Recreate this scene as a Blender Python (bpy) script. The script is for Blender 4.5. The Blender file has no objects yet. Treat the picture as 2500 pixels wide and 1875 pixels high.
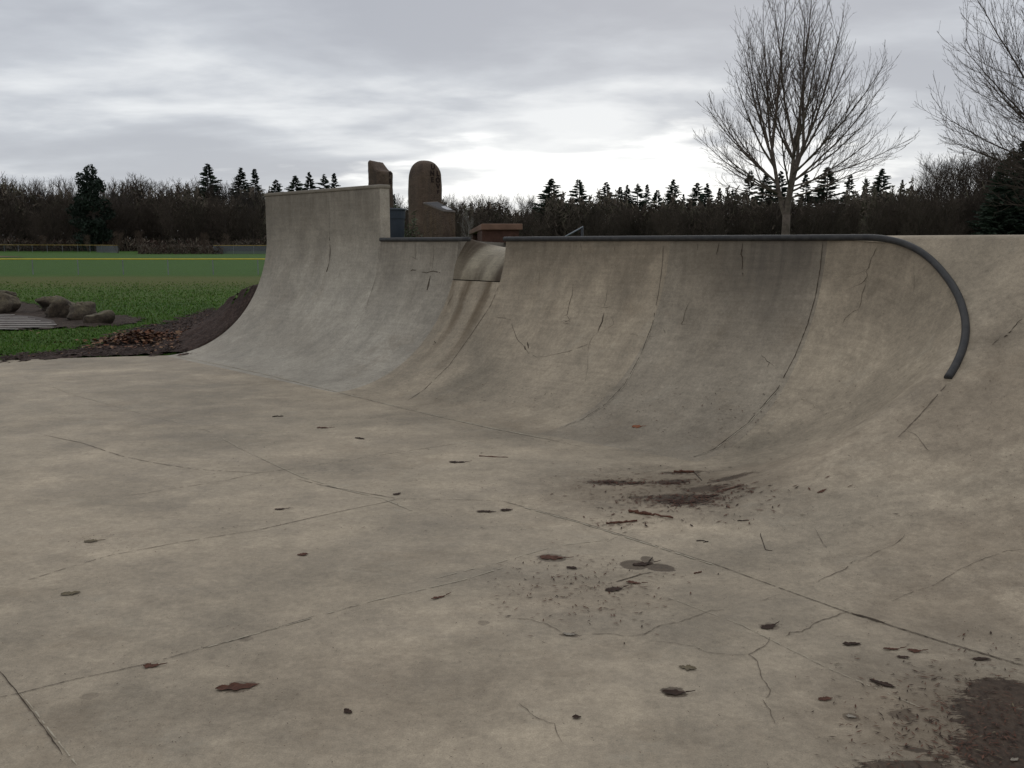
import bpy, math, random
import numpy as np
from mathutils import Vector, Matrix
from mathutils.bvhtree import BVHTree

sc = bpy.context.scene
COL = sc.collection
rad = math.radians

# ------------------------------------------------------------------ camera
EYE = 1.6
FPX, CX, CY, HOR = 2250.0, 1250.0, 937.5, 594.0      # focal length and centre of the 2500 px wide photograph, horizon row
PITCH = math.atan((CY - HOR) / FPX)
cam_d = bpy.data.cameras.new('camera')
cam_d.sensor_width = 36.0
cam_d.lens = 36.0 * FPX / 2500.0
cam_d.clip_start = 0.05
cam_d.clip_end = 3000.0
cam = bpy.data.objects.new('camera', cam_d)
COL.objects.link(cam)
cam.location = (0, 0, EYE)
cam.rotation_euler = (math.pi / 2 - PITCH, 0, 0)
sc.camera = cam

# ------------------------------------------------------------------ exposure
sc.view_settings.view_transform = 'Standard'
sc.view_settings.look = 'None'
sc.view_settings.exposure = 0.0
sc.view_settings.gamma = 1.0
sc.cycles.max_bounces = 6
sc.cycles.transparent_max_bounces = 12

# ------------------------------------------------------------------ sun (hidden behind the cloud, ahead and to the right)
SUN_EL, SUN_AZ = rad(28), rad(12)                       # azimuth from +Y towards +X
sun_d = bpy.data.lights.new('sun', 'SUN')
sun_d.energy = 0.5
sun_d.angle = rad(40)
sun_d.color = (1.0, 0.95, 0.88)
sun = bpy.data.objects.new('sun', sun_d)
COL.objects.link(sun)
sd = Vector((math.sin(SUN_AZ) * math.cos(SUN_EL), math.cos(SUN_AZ) * math.cos(SUN_EL), math.sin(SUN_EL)))
sun.rotation_euler = sd.to_track_quat('Z', 'Y').to_euler()
sun.location = (0, 0, 40)


# ------------------------------------------------------------------ node helper
class NT:
    def __init__(self, tree):
        self.t = tree
        self.n = tree.nodes
        self.l = tree.links

    def new(self, typ, **kw):
        nd = self.n.new(typ)
        for k, v in kw.items():
            setattr(nd, k, v)
        return nd

    def put(self, nd, sock, v):
        if v is None:
            return
        s = nd.inputs[sock]
        if isinstance(v, bpy.types.NodeSocket):
            self.l.new(v, s)
        else:
            if hasattr(s.default_value, '__len__') and not hasattr(v, '__len__'):
                v = [v] * len(s.default_value)
            if hasattr(v, '__len__') and len(v) == 3 and len(s.default_value) == 4:
                v = (*v, 1)
            s.default_value = v

    def math(self, op, a, b=None, c=None, clamp=False):
        nd = self.new('ShaderNodeMath', operation=op)
        nd.use_clamp = clamp
        self.put(nd, 0, a)
        self.put(nd, 1, b)
        self.put(nd, 2, c)
        return nd.outputs[0]

    def vmath(self, op, a, b=None):
        nd = self.new('ShaderNodeVectorMath', operation=op)
        self.put(nd, 0, a)
        self.put(nd, 1, b)
        return nd.outputs['Value'] if op in ('LENGTH', 'DOT_PRODUCT', 'DISTANCE') else nd.outputs[0]

    def mapping(self, v, loc=(0, 0, 0), rot=(0, 0, 0), scale=(1, 1, 1)):
        nd = self.new('ShaderNodeMapping')
        self.put(nd, 0, v)
        self.put(nd, 1, loc)
        self.put(nd, 2, rot)
        self.put(nd, 3, scale)
        return nd.outputs[0]

    def noise(self, v, scale, detail=4, rough=0.55, dist=0.0):
        nd = self.new('ShaderNodeTexNoise')
        self.put(nd, 'Vector', v)
        self.put(nd, 'Scale', scale)
        self.put(nd, 'Detail', detail)
        self.put(nd, 'Roughness', rough)
        self.put(nd, 'Distortion', dist)
        return nd.outputs[0]

    def remap(self, v, a, b, c=0.0, d=1.0, smooth=False):
        nd = self.new('ShaderNodeMapRange')
        nd.interpolation_type = 'SMOOTHSTEP' if smooth else 'LINEAR'
        self.put(nd, 0, v)
        self.put(nd, 1, a)
        self.put(nd, 2, b)
        self.put(nd, 3, c)
        self.put(nd, 4, d)
        return nd.outputs[0]

    def mix(self, f, a, b, blend='MIX'):
        nd = self.new('ShaderNodeMix', data_type='RGBA', blend_type=blend)
        self.put(nd, 0, f)
        self.put(nd, 6, a)
        self.put(nd, 7, b)
        return nd.outputs[2]

    def sep(self, v):
        nd = self.new('ShaderNodeSeparateXYZ')
        self.put(nd, 0, v)
        return nd.outputs

    def comb(self, x, y, z):
        nd = self.new('ShaderNodeCombineXYZ')
        self.put(nd, 0, x)
        self.put(nd, 1, y)
        self.put(nd, 2, z)
        return nd.outputs[0]

    def bump(self, h, strength=0.3, dist=0.01):
        nd = self.new('ShaderNodeBump')
        self.put(nd, 'Strength', strength)
        self.put(nd, 'Distance', dist)
        self.put(nd, 'Height', h)
        return nd.outputs[0]


# ------------------------------------------------------------------ world: Nishita sky under a broken overcast
world = bpy.data.worlds.new('World')
sc.world = world
world.use_nodes = True
w = NT(world.node_tree)
w.n.clear()
wout = w.new('ShaderNodeOutputWorld')
tc = w.new('ShaderNodeTexCoord')
dirv = w.vmath('NORMALIZE', tc.outputs['Generated'])
dx, dy, dz = w.sep(dirv)[0:3]
zc = w.math('MAXIMUM', dz, 0.0)
den = w.math('ADD', zc, 0.15)
cv = w.comb(w.math('DIVIDE', dx, den), w.math('DIVIDE', dy, den), w.math('MULTIPLY', dz, 0.6))
cv2 = w.mapping(cv, loc=(3.1, 7.7, 0.4), rot=(0, 0, rad(14)), scale=(0.75, 1.0, 1.0))
nb = w.noise(cv2, 0.8, 7, 0.5, 0.25)
ns = w.noise(w.mapping(cv, loc=(11.2, 2.3, 0), rot=(0, 0, rad(8)), scale=(0.7, 1.0, 1.0)), 2.6, 7, 0.52, 0.2)
cl = w.math('ADD', w.math('MULTIPLY', nb, 0.70), w.math('MULTIPLY', ns, 0.30))
cl = w.remap(cl, 0.37, 0.63, 0, 1, smooth=True)
# cloud brightens towards the horizon, where it is thinnest
hz = w.remap(zc, 0.02, 0.26, 1, 0, smooth=True)
cl2 = w.math('ADD', cl, w.math('MULTIPLY', hz, 0.22), clamp=True)
ramp = w.new('ShaderNodeValToRGB')
ramp.color_ramp.elements[0].position = 0.0
ramp.color_ramp.elements[0].color = (0.455, 0.475, 0.525, 1)
ramp.color_ramp.elements[1].position = 1.0
ramp.color_ramp.elements[1].color = (0.88, 0.90, 0.92, 1)
e = ramp.color_ramp.elements.new(0.5)
e.color = (0.605, 0.632, 0.678, 1)
w.put(ramp, 0, cl2)
# the bright gap low in the cloud, in front of the sun
az = w.math('ARCTAN2', dx, dy)
ga = w.math('DIVIDE', w.math('SUBTRACT', az, 0.13), 0.24)
ge = w.math('DIVIDE', w.math('SUBTRACT', dz, 0.062), 0.045)
gd = w.math('SQRT', w.math('ADD', w.math('MULTIPLY', ga, ga), w.math('MULTIPLY', ge, ge)))
gd = w.math('ADD', gd, w.math('MULTIPLY', w.math('SUBTRACT', ns, 0.5), 3.4))
gap = w.remap(gd, 1.40, 0.45, 0, 1, smooth=True)
ccol = w.mix(gap, ramp.outputs[0], (1.16, 1.17, 1.16))
bgc = w.new('ShaderNodeBackground')
w.put(bgc, 0, ccol)
w.put(bgc, 1, 1.0)
sky = w.new('ShaderNodeTexSky', sky_type='NISHITA')
sky.sun_disc = False
sky.sun_elevation = SUN_EL
sky.sun_rotation = SUN_AZ
bgs = w.new('ShaderNodeBackground')
w.put(bgs, 0, sky.outputs[0])
w.put(bgs, 1, 0.06)
mxs = w.new('ShaderNodeMixShader')
w.put(mxs, 0, 0.93)
w.l.new(bgs.outputs[0], mxs.inputs[1])
w.l.new(bgc.outputs[0], mxs.inputs[2])
w.l.new(mxs.outputs[0], wout.inputs[0])


# ------------------------------------------------------------------ geometry helpers
def ray(u, v):
    """direction through a point of the 2500 px photograph"""
    x = (u - CX) / FPX
    y = -(v - CY) / FPX
    return np.array([x, math.cos(PITCH) + y * math.sin(PITCH), -math.sin(PITCH) + y * math.cos(PITCH)])


def at_depth(u, v, d):
    """the point on that line of sight at distance d along +Y"""
    r = ray(u, v)
    k = d / r[1]
    return np.array([r[0] * k, d, EYE + r[2] * k])


def on_plane(u, v, z=0.0):
    r = ray(u, v)
    k = (z - EYE) / r[2]
    return np.array([r[0] * k, r[1] * k, z])


DS = 2500.0 / 2212.0          # notes were taken on a 2212 px view


class MB:
    """collects shapes, then links them as ONE mesh object"""

    def __init__(self):
        self.v, self.f, self.uv, self.mi = [], [], [], []

    def grid(self, P, UV=None, mi=0, flip=False):
        P = np.asarray(P, float)
        a, b = P.shape[:2]
        o = len(self.v)
        self.v.extend(map(tuple, P.reshape(-1, 3)))
        for i in range(a - 1):
            for j in range(b - 1):
                q = [o + i * b + j, o + (i + 1) * b + j, o + (i + 1) * b + j + 1, o + i * b + j + 1]
                if flip:
                    q.reverse()
                self.f.append(q)
                self.mi.append(mi)
                if UV is not None:
                    idx = [(i, j), (i + 1, j), (i + 1, j + 1), (i, j + 1)]
                    if flip:
                        idx.reverse()
                    self.uv.append([tuple(UV[x][y]) for x, y in idx])
                else:
                    self.uv.append(None)
        return o

    def face(self, pts, mi=0, uv=None):
        o = len(self.v)
        self.v.extend(tuple(p) for p in pts)
        self.f.append(list(range(o, o + len(pts))))
        self.mi.append(mi)
        self.uv.append(uv)

    def add(self, verts, faces, mi=0):
        o = len(self.v)
        self.v.extend(tuple(p) for p in verts)
        for f in faces:
            self.f.append([o + i for i in f])
            self.mi.append(mi)
            self.uv.append(None)

    def box(self, c, size, rz=0.0, mi=0, bev=0.0):
        x, y, z = [q / 2 for q in size]
        pts = []
        ca, sa = math.cos(rz), math.sin(rz)
        for k in (-1, 1):
            for (i, j) in ((-1, -1), (1, -1), (1, 1), (-1, 1)):
                px, py = i * x, j * y
                pts.append((c[0] + px * ca - py * sa, c[1] + px * sa + py * ca, c[2] + k * z))
        self.add(pts, [(3, 2, 1, 0), (4, 5, 6, 7), (0, 1, 5, 4), (1, 2, 6, 5), (2, 3, 7, 6), (3, 0, 4, 7)], mi)

    def tube(self, pts, radii, sides=6, mi=0, cap=True):
        pts = np.asarray(pts, float)
        n = len(pts)
        if not hasattr(radii, '__len__'):
            radii = [radii] * n
        T = np.gradient(pts, axis=0)
        T /= np.maximum(np.linalg.norm(T, axis=1, keepdims=True), 1e-9)
        ref = np.array([0, 0, 1.0]) if abs(T[0][2]) < 0.9 else np.array([1.0, 0, 0])
        A = np.cross(T[0], ref)
        A /= np.linalg.norm(A)
        o = len(self.v)
        ang = np.arange(sides) * 2 * math.pi / sides
        for i in range(n):
            A = A - T[i] * np.dot(A, T[i])
            A /= max(np.linalg.norm(A), 1e-9)
            B = np.cross(T[i], A)
            for a in ang:
                self.v.append(tuple(pts[i] + radii[i] * (math.cos(a) * A + math.sin(a) * B)))
        for i in range(n - 1):
            for j in range(sides):
                k = (j + 1) % sides
                self.f.append([o + i * sides + j, o + i * sides + k, o + (i + 1) * sides + k, o + (i + 1) * sides + j])
                self.mi.append(mi)
                self.uv.append(None)
        if cap:
            self.f.append([o + j for j in range(sides)][::-1])
            self.f.append([o + (n - 1) * sides + j for j in range(sides)])
            self.mi += [mi, mi]
            self.uv += [None, None]

    def build(self, name, mats, parent=None, smooth=False):
        me = bpy.data.meshes.new(name)
        me.from_pydata([tuple(map(float, p)) for p in self.v], [], self.f)
        if not isinstance(mats, (list, tuple)):
            mats = [mats]
        for m in mats:
            me.materials.append(m)
        if any(self.mi):
            me.polygons.foreach_set('material_index', self.mi)
        if any(u is not None for u in self.uv):
            lay = me.uv_layers.new(name='UVMap')
            flat = []
            for f, u in zip(self.f, self.uv):
                if u is None:
                    u = [(0.0, 0.0)] * len(f)
                for q in u:
                    flat.extend((float(q[0]), float(q[1])))
            lay.data.foreach_set('uv', flat)
        if smooth:
            me.polygons.foreach_set('use_smooth', [True] * len(me.polygons))
        me.update()
        o = bpy.data.objects.new(name, me)
        COL.objects.link(o)
        if parent is not None:
            o.parent = parent
        return o


def tag(o, label=None, cat=None, group=None, kind=None):
    if label:
        o['label'] = label
    if cat:
        o['category'] = cat
    if group:
        o['group'] = group
    if kind:
        o['kind'] = kind
    return o


def empty(name, loc=(0, 0, 0), rz=0.0):
    o = bpy.data.objects.new(name, None)
    COL.objects.link(o)
    o.location = loc
    o.rotation_euler = (0, 0, rz)
    o.empty_display_size = 0.2
    return o


def copy_tree(o, parent=None):
    c = o.copy()
    COL.objects.link(c)
    c.parent = parent
    for ch in o.children:
        copy_tree(ch, c)
    return c


# ------------------------------------------------------------------ materials
def mat(name):
    m = bpy.data.materials.new(name)
    m.use_nodes = True
    n = NT(m.node_tree)
    b = m.node_tree.nodes['Principled BSDF']
    return m, n, b


def simple(name, col, rough=0.7, var=0.25, scale=6.0, bump=0.0, metal=0.0, spec=0.2, col2=None, bscale=None):
    m, n, b = mat(name)
    p = n.new('ShaderNodeNewGeometry').outputs['Position']
    f = n.noise(p, scale, 5, 0.6)
    lo = tuple(c * (1 - var) for c in col)
    hi = tuple(min(1, c * (1 + var)) for c in (col2 or col))
    n.put(b, 'Base Color', n.mix(n.remap(f, 0.3, 0.7, 0, 1), lo, hi))
    n.put(b, 'Roughness', rough)
    n.put(b, 'Metallic', metal)
    if spec is not None:
        n.put(b, 'Specular IOR Level', spec)
    if bump:
        n.put(b, 'Normal', n.bump(n.noise(p, bscale or scale * 4, 4, 0.6), bump, 0.02))
    return m


# plan axes of the ramp: T runs along the lip (to the right and nearer), N points out through the wall
TT = np.array([0.660, -0.751, 0.0])
TT /= np.linalg.norm(TT)
NN = np.array([0.751, 0.660, 0.0])
NN /= np.linalg.norm(NN)


def W(s, n, z=0.0):
    return TT * s + NN * n + np.array([0, 0, z])


def SN(p):
    p = np.asarray(p)
    return float(p[:2] @ TT[:2]), float(p[:2] @ NN[:2])


def concrete(name, colA, colB, stains=(), streaks=False, grime=0.0, gloss=0.0, blot=1.0, patches=(), runs=(), glen=0.85, run_col=(0.085, 0.056, 0.030)):
    """weathered trowelled concrete; stains are (x, y, half-length, half-width, turn, ragged, strength)"""
    m, n, b = mat(name)
    p = n.new('ShaderNodeNewGeometry').outputs['Position']
    big = n.noise(p, 0.55, 7, 0.62, 0.4)
    midv = n.mapping(p, rot=(0, 0, rad(20)), scale=(0.85, 1.35, 1.4))
    mid = n.noise(midv, 1.7, 9, 0.72, 0.12)
    swirl = n.noise(p, 5.5, 8, 0.74, 0.25)
    fine = n.noise(p, 38, 5, 0.7)
    grit = n.noise(p, 190, 3, 0.6)
    col = n.mix(n.remap(big, 0.33, 0.66, 0, 1), colA, colB)
    def mul(c, f, lo, hi):
        return n.mix(1.0, c, n.comb(*[n.remap(f, 0.28, 0.72, lo, hi)] * 3), 'MULTIPLY')
    col = mul(col, mid, 1 - 0.21 * blot, 1 + 0.17 * blot)
    pat = n.noise(n.mapping(p, loc=(2, 8, 0), rot=(0, 0, rad(-15)), scale=(0.9, 1.2, 1.1)), 0.8, 10, 0.76, 0.2)
    col = mul(col, n.remap(pat, 0.42, 0.58, 0.28, 0.72, smooth=True), 1 - 0.11 * blot, 1 + 0.07 * blot)
    col = mul(col, swirl, 1 - 0.16 * blot, 1 + 0.13 * blot)
    crisp = n.noise(p, 17, 9, 0.82, 0.1)
    col = mul(col, crisp, 0.84, 1.15)
    col = mul(col, fine, 0.84, 1.15)
    col = mul(col, grit, 0.80, 1.20)
    # pale cement bloom and brown tannin patches
    bloom = n.remap(n.noise(n.mapping(p, loc=(5, 2, 1), rot=(0, 0, rad(35)), scale=(0.9, 1.5, 1)), 2.2, 9, 0.76, 0.2), 0.58, 0.74, 0, 0.34)
    col = n.mix(bloom, col, (0.41, 0.375, 0.300))
    tan = n.remap(n.noise(n.mapping(p, loc=(9, 4, 3)), 1.1, 9, 0.76, 0.2), 0.56, 0.76, 0, 0.40)
    col = n.mix(tan, col, (0.165, 0.115, 0.068))
    # small dark scuffs and pin holes
    sc1 = n.noise(n.mapping(p, rot=(0, 0, rad(52)), scale=(1, 5, 2)), 9, 5, 0.75, 0.6)
    col = n.mix(n.remap(sc1, 0.66, 0.74, 0, 0.38), col, (0.10, 0.08, 0.058))
    sc2 = n.noise(n.mapping(p, rot=(0, 0, rad(-20)), scale=(1, 6, 2)), 15, 4, 0.7, 0.4)
    col = n.mix(n.remap(sc2, 0.67, 0.74, 0, 0.3), col, (0.42, 0.39, 0.32))
    hol = n.noise(p, 75, 2, 0.5)
    col = n.mix(n.remap(hol, 0.70, 0.76, 0, 0.55), col, (0.07, 0.055, 0.04))
    rough = n.remap(mid, 0.3, 0.7, 0.62 - gloss, 0.86 - gloss)
    bh = n.math('ADD', n.math('MULTIPLY', fine, 0.5), n.math('MULTIPLY', swirl, 0.6))
    if streaks:
        uv = n.new('ShaderNodeUVMap').outputs[0]
        ux, uy, _ = n.sep(uv)[0:3]
        st = n.noise(n.mapping(uv, scale=(9, 0.55, 1)), 1.0, 5, 0.62, 0.25)
        st2 = n.noise(n.mapping(uv, loc=(4, 3, 0), scale=(2.6, 1.1, 1)), 1.0, 6, 0.66, 0.5)
        fade = n.remap(uy, 0.7, 2.1, 1, 0, smooth=True)
        stf = n.math('ADD', n.math('MULTIPLY', n.math('SUBTRACT', st, 0.5), fade), 0.5)
        col = mul(col, stf, 0.84, 1.12)
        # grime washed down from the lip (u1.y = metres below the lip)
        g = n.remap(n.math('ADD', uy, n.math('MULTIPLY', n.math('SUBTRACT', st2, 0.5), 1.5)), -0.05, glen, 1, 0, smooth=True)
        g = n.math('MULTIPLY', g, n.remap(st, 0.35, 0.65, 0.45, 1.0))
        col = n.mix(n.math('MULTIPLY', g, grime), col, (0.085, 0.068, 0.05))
        # brown run-off: (s, half-width, top, bottom, strength) in uv metres
        for (s0, hw_, y0_, y1_, k_) in runs:
            dxx = n.math('ABSOLUTE', n.math('ADD', n.math('SUBTRACT', ux, s0), n.math('MULTIPLY', n.math('SUBTRACT', st2, 0.5), 0.25)))
            mk = n.math('MULTIPLY', n.remap(dxx, hw_, hw_ * 0.15, 0, 1, smooth=True), n.remap(uy, y1_, y0_, 0, 1, smooth=True))
            mk = n.math('MULTIPLY', mk, n.remap(st, 0.3, 0.6, 0.4, 1.0))
            col = n.mix(n.math('MULTIPLY', mk, k_), col, run_col)
        # slanting trowel marks
        tr = n.noise(n.mapping(uv, rot=(0, 0, rad(24)), scale=(1.4, 20, 1)), 1.3, 4, 0.6, 0.4)
        trf = n.math('ADD', n.math('MULTIPLY', n.math('SUBTRACT', tr, 0.5), n.remap(uy, 1.6, 2.5, 1, 0, smooth=True)), 0.5)
        col = mul(col, trf, 0.90, 1.09)
    for (x, y, a, bb, rot, rag, stren) in patches:      # soft bare or dirty patches, some with vignette darkening painted in
        q = n.mapping(p, loc=(0, 0, 0))
        q = n.vmath('SUBTRACT', p, (x, y, 0))
        q = n.mapping(n.mapping(q, rot=(0, 0, -rot)), scale=(1 / a, 1 / bb, 0))
        d = n.math('ADD', n.vmath('LENGTH', q), n.math('MULTIPLY', n.math('SUBTRACT', swirl, 0.5), rag))
        mk = n.math('MULTIPLY', n.remap(d, 1.3, 0.2, 0, 1, smooth=True), stren)
        col = n.mix(mk, col, (0.10, 0.068, 0.042))
    if stains:
        rag_n = n.noise(n.mapping(p, rot=(0, 0, rad(-40)), scale=(1, 3.0, 1)), 20, 8, 0.8, 0.5)
        tot = None
        for (x, y, a, bb, rot, rag, stren) in stains:
            q = n.vmath('SUBTRACT', p, (x, y, 0))
            q = n.mapping(n.mapping(q, rot=(0, 0, -rot)), scale=(1 / a, 1 / bb, 0))
            d = n.math('ADD', n.vmath('LENGTH', q), n.math('MULTIPLY', n.math('SUBTRACT', rag_n, 0.5), rag))
            mk = n.math('MULTIPLY', n.remap(d, 1.04, 0.94, 0, 1, smooth=True), stren)
            tot = mk if tot is None else n.math('MAXIMUM', tot, mk)
        wetcol = n.mix(n.remap(fine, 0.35, 0.65, 0, 1), (0.022, 0.014, 0.009), (0.062, 0.040, 0.026))
        wetcol = n.mix(n.remap(swirl, 0.45, 0.62, 0, 0.6), wetcol, (0.078, 0.052, 0.034))
        col = n.mix(tot, col, wetcol)
        rough = n.mix(tot, n.comb(rough, rough, rough), (0.72, 0.72, 0.72))
        rough = n.sep(rough)[0]
    n.put(b, 'Base Color', col)
    n.put(b, 'Roughness', rough)
    n.put(b, 'Specular IOR Level', 0.2)
    n.put(b, 'Normal', n.bump(bh, 0.35, 0.006))
    return m

# ------------------------------------------------------------------ ramp shape
H = 1.635
FOOT = ([-14.5, -13.3, -10.0, -7.87, -5.63, -4.10], [4.93, 4.95, 5.03, 5.10, 5.22, 5.42])
LIPN = ([-14.5, -13.3, -10.0, -7.87, -5.63, -4.10], [6.58, 6.60, 6.72, 6.83, 6.94, 7.10])
BANK0, BANK1 = 3.67, 7.10
BRUN = BANK1 - BANK0
BR = (BRUN ** 2 + H ** 2) / (2 * H)


def foot(s):
    return float(np.interp(s, *FOOT))


def lip(s):
    return float(np.interp(s, *LIPN))


def bank_z(n):
    x = min(max(n - BANK0, 0.0), BRUN)
    return BR - math.sqrt(BR * BR - x * x)


def profile(L, Hh, phi, k):
    """points (x, z) of a transition that starts level and ends at slope phi"""
    b = min(0.5523 * Hh / max(math.sin(phi), 0.2), 0.45 * L / max(math.cos(phi), 0.1))
    wq = min(max((rad(60) - phi) / rad(40), 0), 1)
    b = b * (1 - wq) + 0.36 * L / max(math.cos(phi), 0.3) * wq
    P = [np.array(q) for q in ((0, 0), (0.5523 * L if Hh > 0.01 else L / 3, 0), (L - b * math.cos(phi), Hh - b * math.sin(phi)), (L, Hh))]
    t = np.linspace(0, 1, k)[:, None]
    return (1 - t) ** 3 * P[0] + 3 * (1 - t) ** 2 * t * P[1] + 3 * (1 - t) * t * t * P[2] + t ** 3 * P[3]


def qp_section(s, top=H, k=26, wall_to=None):
    f, l = foot(s), lip(s)
    pr = profile(l - f, H, rad(86), k)
    pts = [W(s, f + x, z) for x, z in pr]
    if wall_to:
        for z in np.linspace(H, wall_to, 7)[1:]:
            pts.append(W(s, l + 0.004 * (z - H), z))
    if top < H:
        pts = [p for p in pts if p[2] <= top - 0.02]
        x = np.interp(top, pr[:, 1], pr[:, 0])
        pts.append(W(s, f + x, top))
    return pts


def with_uv(P, s_of=None, toplen=None):
    """uv = (metres along the ramp, metres below the lip)"""
    P = np.asarray(P)
    d = np.linalg.norm(np.diff(P, axis=1), axis=2)
    acc = np.concatenate([np.zeros((len(P), 1)), np.cumsum(d, axis=1)], axis=1)
    acc = acc[:, -1:] - acc
    sx = P @ TT
    return [[(sx[i, j], acc[i, j]) for j in range(P.shape[1])] for i in range(P.shape[0])]


parts = {}            # name -> MB of one concrete part


def panel(name, s0, s1, step=0.28, **kw):
    mb = MB()
    ss = np.linspace(s0, s1, max(2, int(round((s1 - s0) / step)) + 1))
    P = np.array([qp_section(s, **kw) for s in ss])
    mb.grid(P, with_uv(P), flip=True)
    parts[name] = mb
    return mb


S_END, S_EXT, S_SP0, S_SP1, S_J1, S_J2 = -13.2, -10.22, -8.68, -7.87, -5.63, -4.10
EXT_Z = 2.30
ext = panel('extension', S_END, S_EXT, wall_to=EXT_Z)
panel('panel_a', S_EXT, S_SP0)
sp = panel('panel_b', S_SP0, S_SP1, top=1.17)
panel('panel_c', S_SP1, S_J1)
panel('panel_d', S_J1, S_J2)

# extension: cap slab on the wall, its back, its two ends
TH = 0.15
def wall_box(mb, s0, s1, n0a, n0b, n1a, n1b, z0, z1, mi=0):
    a = [W(s0, n0a, z0), W(s1, n0b, z0), W(s1, n1b, z0), W(s0, n1a, z0)]
    b = [W(s0, n0a, z1), W(s1, n0b, z1), W(s1, n1b, z1), W(s0, n1a, z1)]
    mb.add(a + b, [(0, 3, 2, 1), (4, 5, 6, 7), (0, 1, 5, 4), (1, 2, 6, 5), (2, 3, 7, 6), (3, 0, 4, 7)], mi)
la, lb = lip(S_END), lip(S_EXT)
ext.face([W(S_EXT, lb, 1.60), W(S_EXT, lb + TH, 1.60), W(S_EXT, lb + TH, EXT_Z), W(S_EXT, lb, EXT_Z)], uv=[(0, 9.0), (.2, 9.0), (.2, 8.5), (0, 8.5)])
ext.face([W(S_END, la + TH, 0), W(S_EXT, lb + TH, 0), W(S_EXT, lb + TH, EXT_Z), W(S_END, la + TH, EXT_Z)][::-1])
# left end cheek of the ramp
sec = qp_section(S_END, wall_to=EXT_Z)
ext.face([p for p in sec] + [W(S_END, la + TH, EXT_Z), W(S_END, la + TH, -0.1), W(S_END, foot(S_END), -0.1)])
cap = MB()
wall_box(cap, S_END - 0.02, S_EXT + 0.014, la - 0.012, lb - 0.012, la + TH + 0.012, lb + TH + 0.012, EXT_Z + 0.002, EXT_Z + 0.05)
parts['cap'] = cap

# spillway chute running back from the notch up to the deck
ch = MB()
CP = []
for i, w_ in enumerate(np.linspace(0, 1, 13)):
    s = S_SP0 + (S_SP1 - S_SP0) * w_
    f, l = foot(s), lip(s)
    pr = profile(l - f, H, rad(86), 60)
    x0 = f + np.interp(1.17, pr[:, 1], pr[:, 0])
    side = max(0.0, 1 - w_ / 0.42) ** 2                 # the left edge sweeps up to the pipe end
    depth = 0.62 - 0.30 * side
    ztop = 1.545 + 0.085 * side + 0.02 * max(0, w_ - .8)
    row = []
    for t in np.linspace(0, 1, 19):
        row.append(W(s, x0 + 0.010 + depth * t ** 1.55, 1.17 + 0.010 + (ztop - 1.18) * math.sin(min(t * 1.08, 1) * math.pi / 2) ** 1.05 + 0.02 * math.sin(t * 9) * side))
    CP.append(row)
CP = np.array(CP)
ch.grid(CP, [[(i / 12.0, j / 18.0) for j in range(19)] for i in range(13)], flip=True)
parts['chute'] = ch
for s in (S_SP0, S_SP1):                               # the two cheeks of the notch
    mb = parts['panel_a' if s == S_SP0 else 'panel_c']
    f, l = foot(s), lip(s)
    pr = profile(l - f, H, rad(86), 60)
    wall = [W(s, f + x, z) for x, z in pr if z >= 1.10]
    low = [W(s, l + 0.9, 1.60), W(s, l + 0.9, 1.10)]
    mb.face(wall + low, uv=[(0, 0.4)] * (len(wall) + 2))

# bowl pocket at the right end: from the flat to the curve along which it meets the bank
PIPE_PX = [(1840, 514), (1900, 518), (1960, 531), (2010, 562), (2050, 607), (2075, 650), (2088, 700), (2085, 745), (2070, 785), (2045, 826),
           (1990, 890), (1930, 945), (1850, 1000)]
def hit_bank(u, v):
    r = ray(u, v)
    lo, hi = 2.0, 14.0
    for k in np.linspace(lo, hi, 3000):
        p = r * k + np.array([0, 0, EYE])
        s_, n_ = SN(p)
        if n_ >= BANK0 and (p[2] <= bank_z(n_) + 1e-4 or n_ >= BANK1):
            return p
    return p
KP = [W(S_J2, lip(S_J2), H)]
for (u, v) in PIPE_PX:
    p = hit_bank(u * DS, v * DS)
    s_, n_ = SN(p)
    n_ = min(n_, BANK1)
    KP.append(W(s_, n_, bank_z(n_)))
KP += [W(-2.86, 4.62, bank_z(4.62)), W(-2.96, 4.15, bank_z(4.15)), W(-3.02, BANK0, 0)]
KP = np.array(KP)
N_PIPE_END = 10
def smooth_curve(P, m):
    P = np.asarray(P)
    n = len(P)
    out, tt = [], np.linspace(0, n - 1, m)
    for t in tt:
        i = min(int(t), n - 2)
        f = t - i
        p0, p1, p2, p3 = P[max(i - 1, 0)], P[i], P[i + 1], P[min(i + 2, n - 1)]
        out.append(0.5 * ((2 * p1) + (-p0 + p2) * f + (2 * p0 - 5 * p1 + 4 * p2 - p3) * f * f + (-p0 + 3 * p1 - 3 * p2 + p3) * f ** 3))
    return np.array(out), tt
KC, KT = smooth_curve(KP, 97)
for _ in range(6):
    KC[1:-1] = 0.25 * KC[:-2] + 0.5 * KC[1:-1] + 0.25 * KC[2:]
for i in range(len(KC)):
    s_, n_ = SN(KC[i])
    KC[i] = W(s_, min(n_, BANK1), bank_z(min(n_, BANK1)))
arc = np.concatenate([[0], np.cumsum(np.linalg.norm(np.diff(KC, axis=0), axis=1))])
arc /= arc[-1]
bowl = MB()
BP = []
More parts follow.
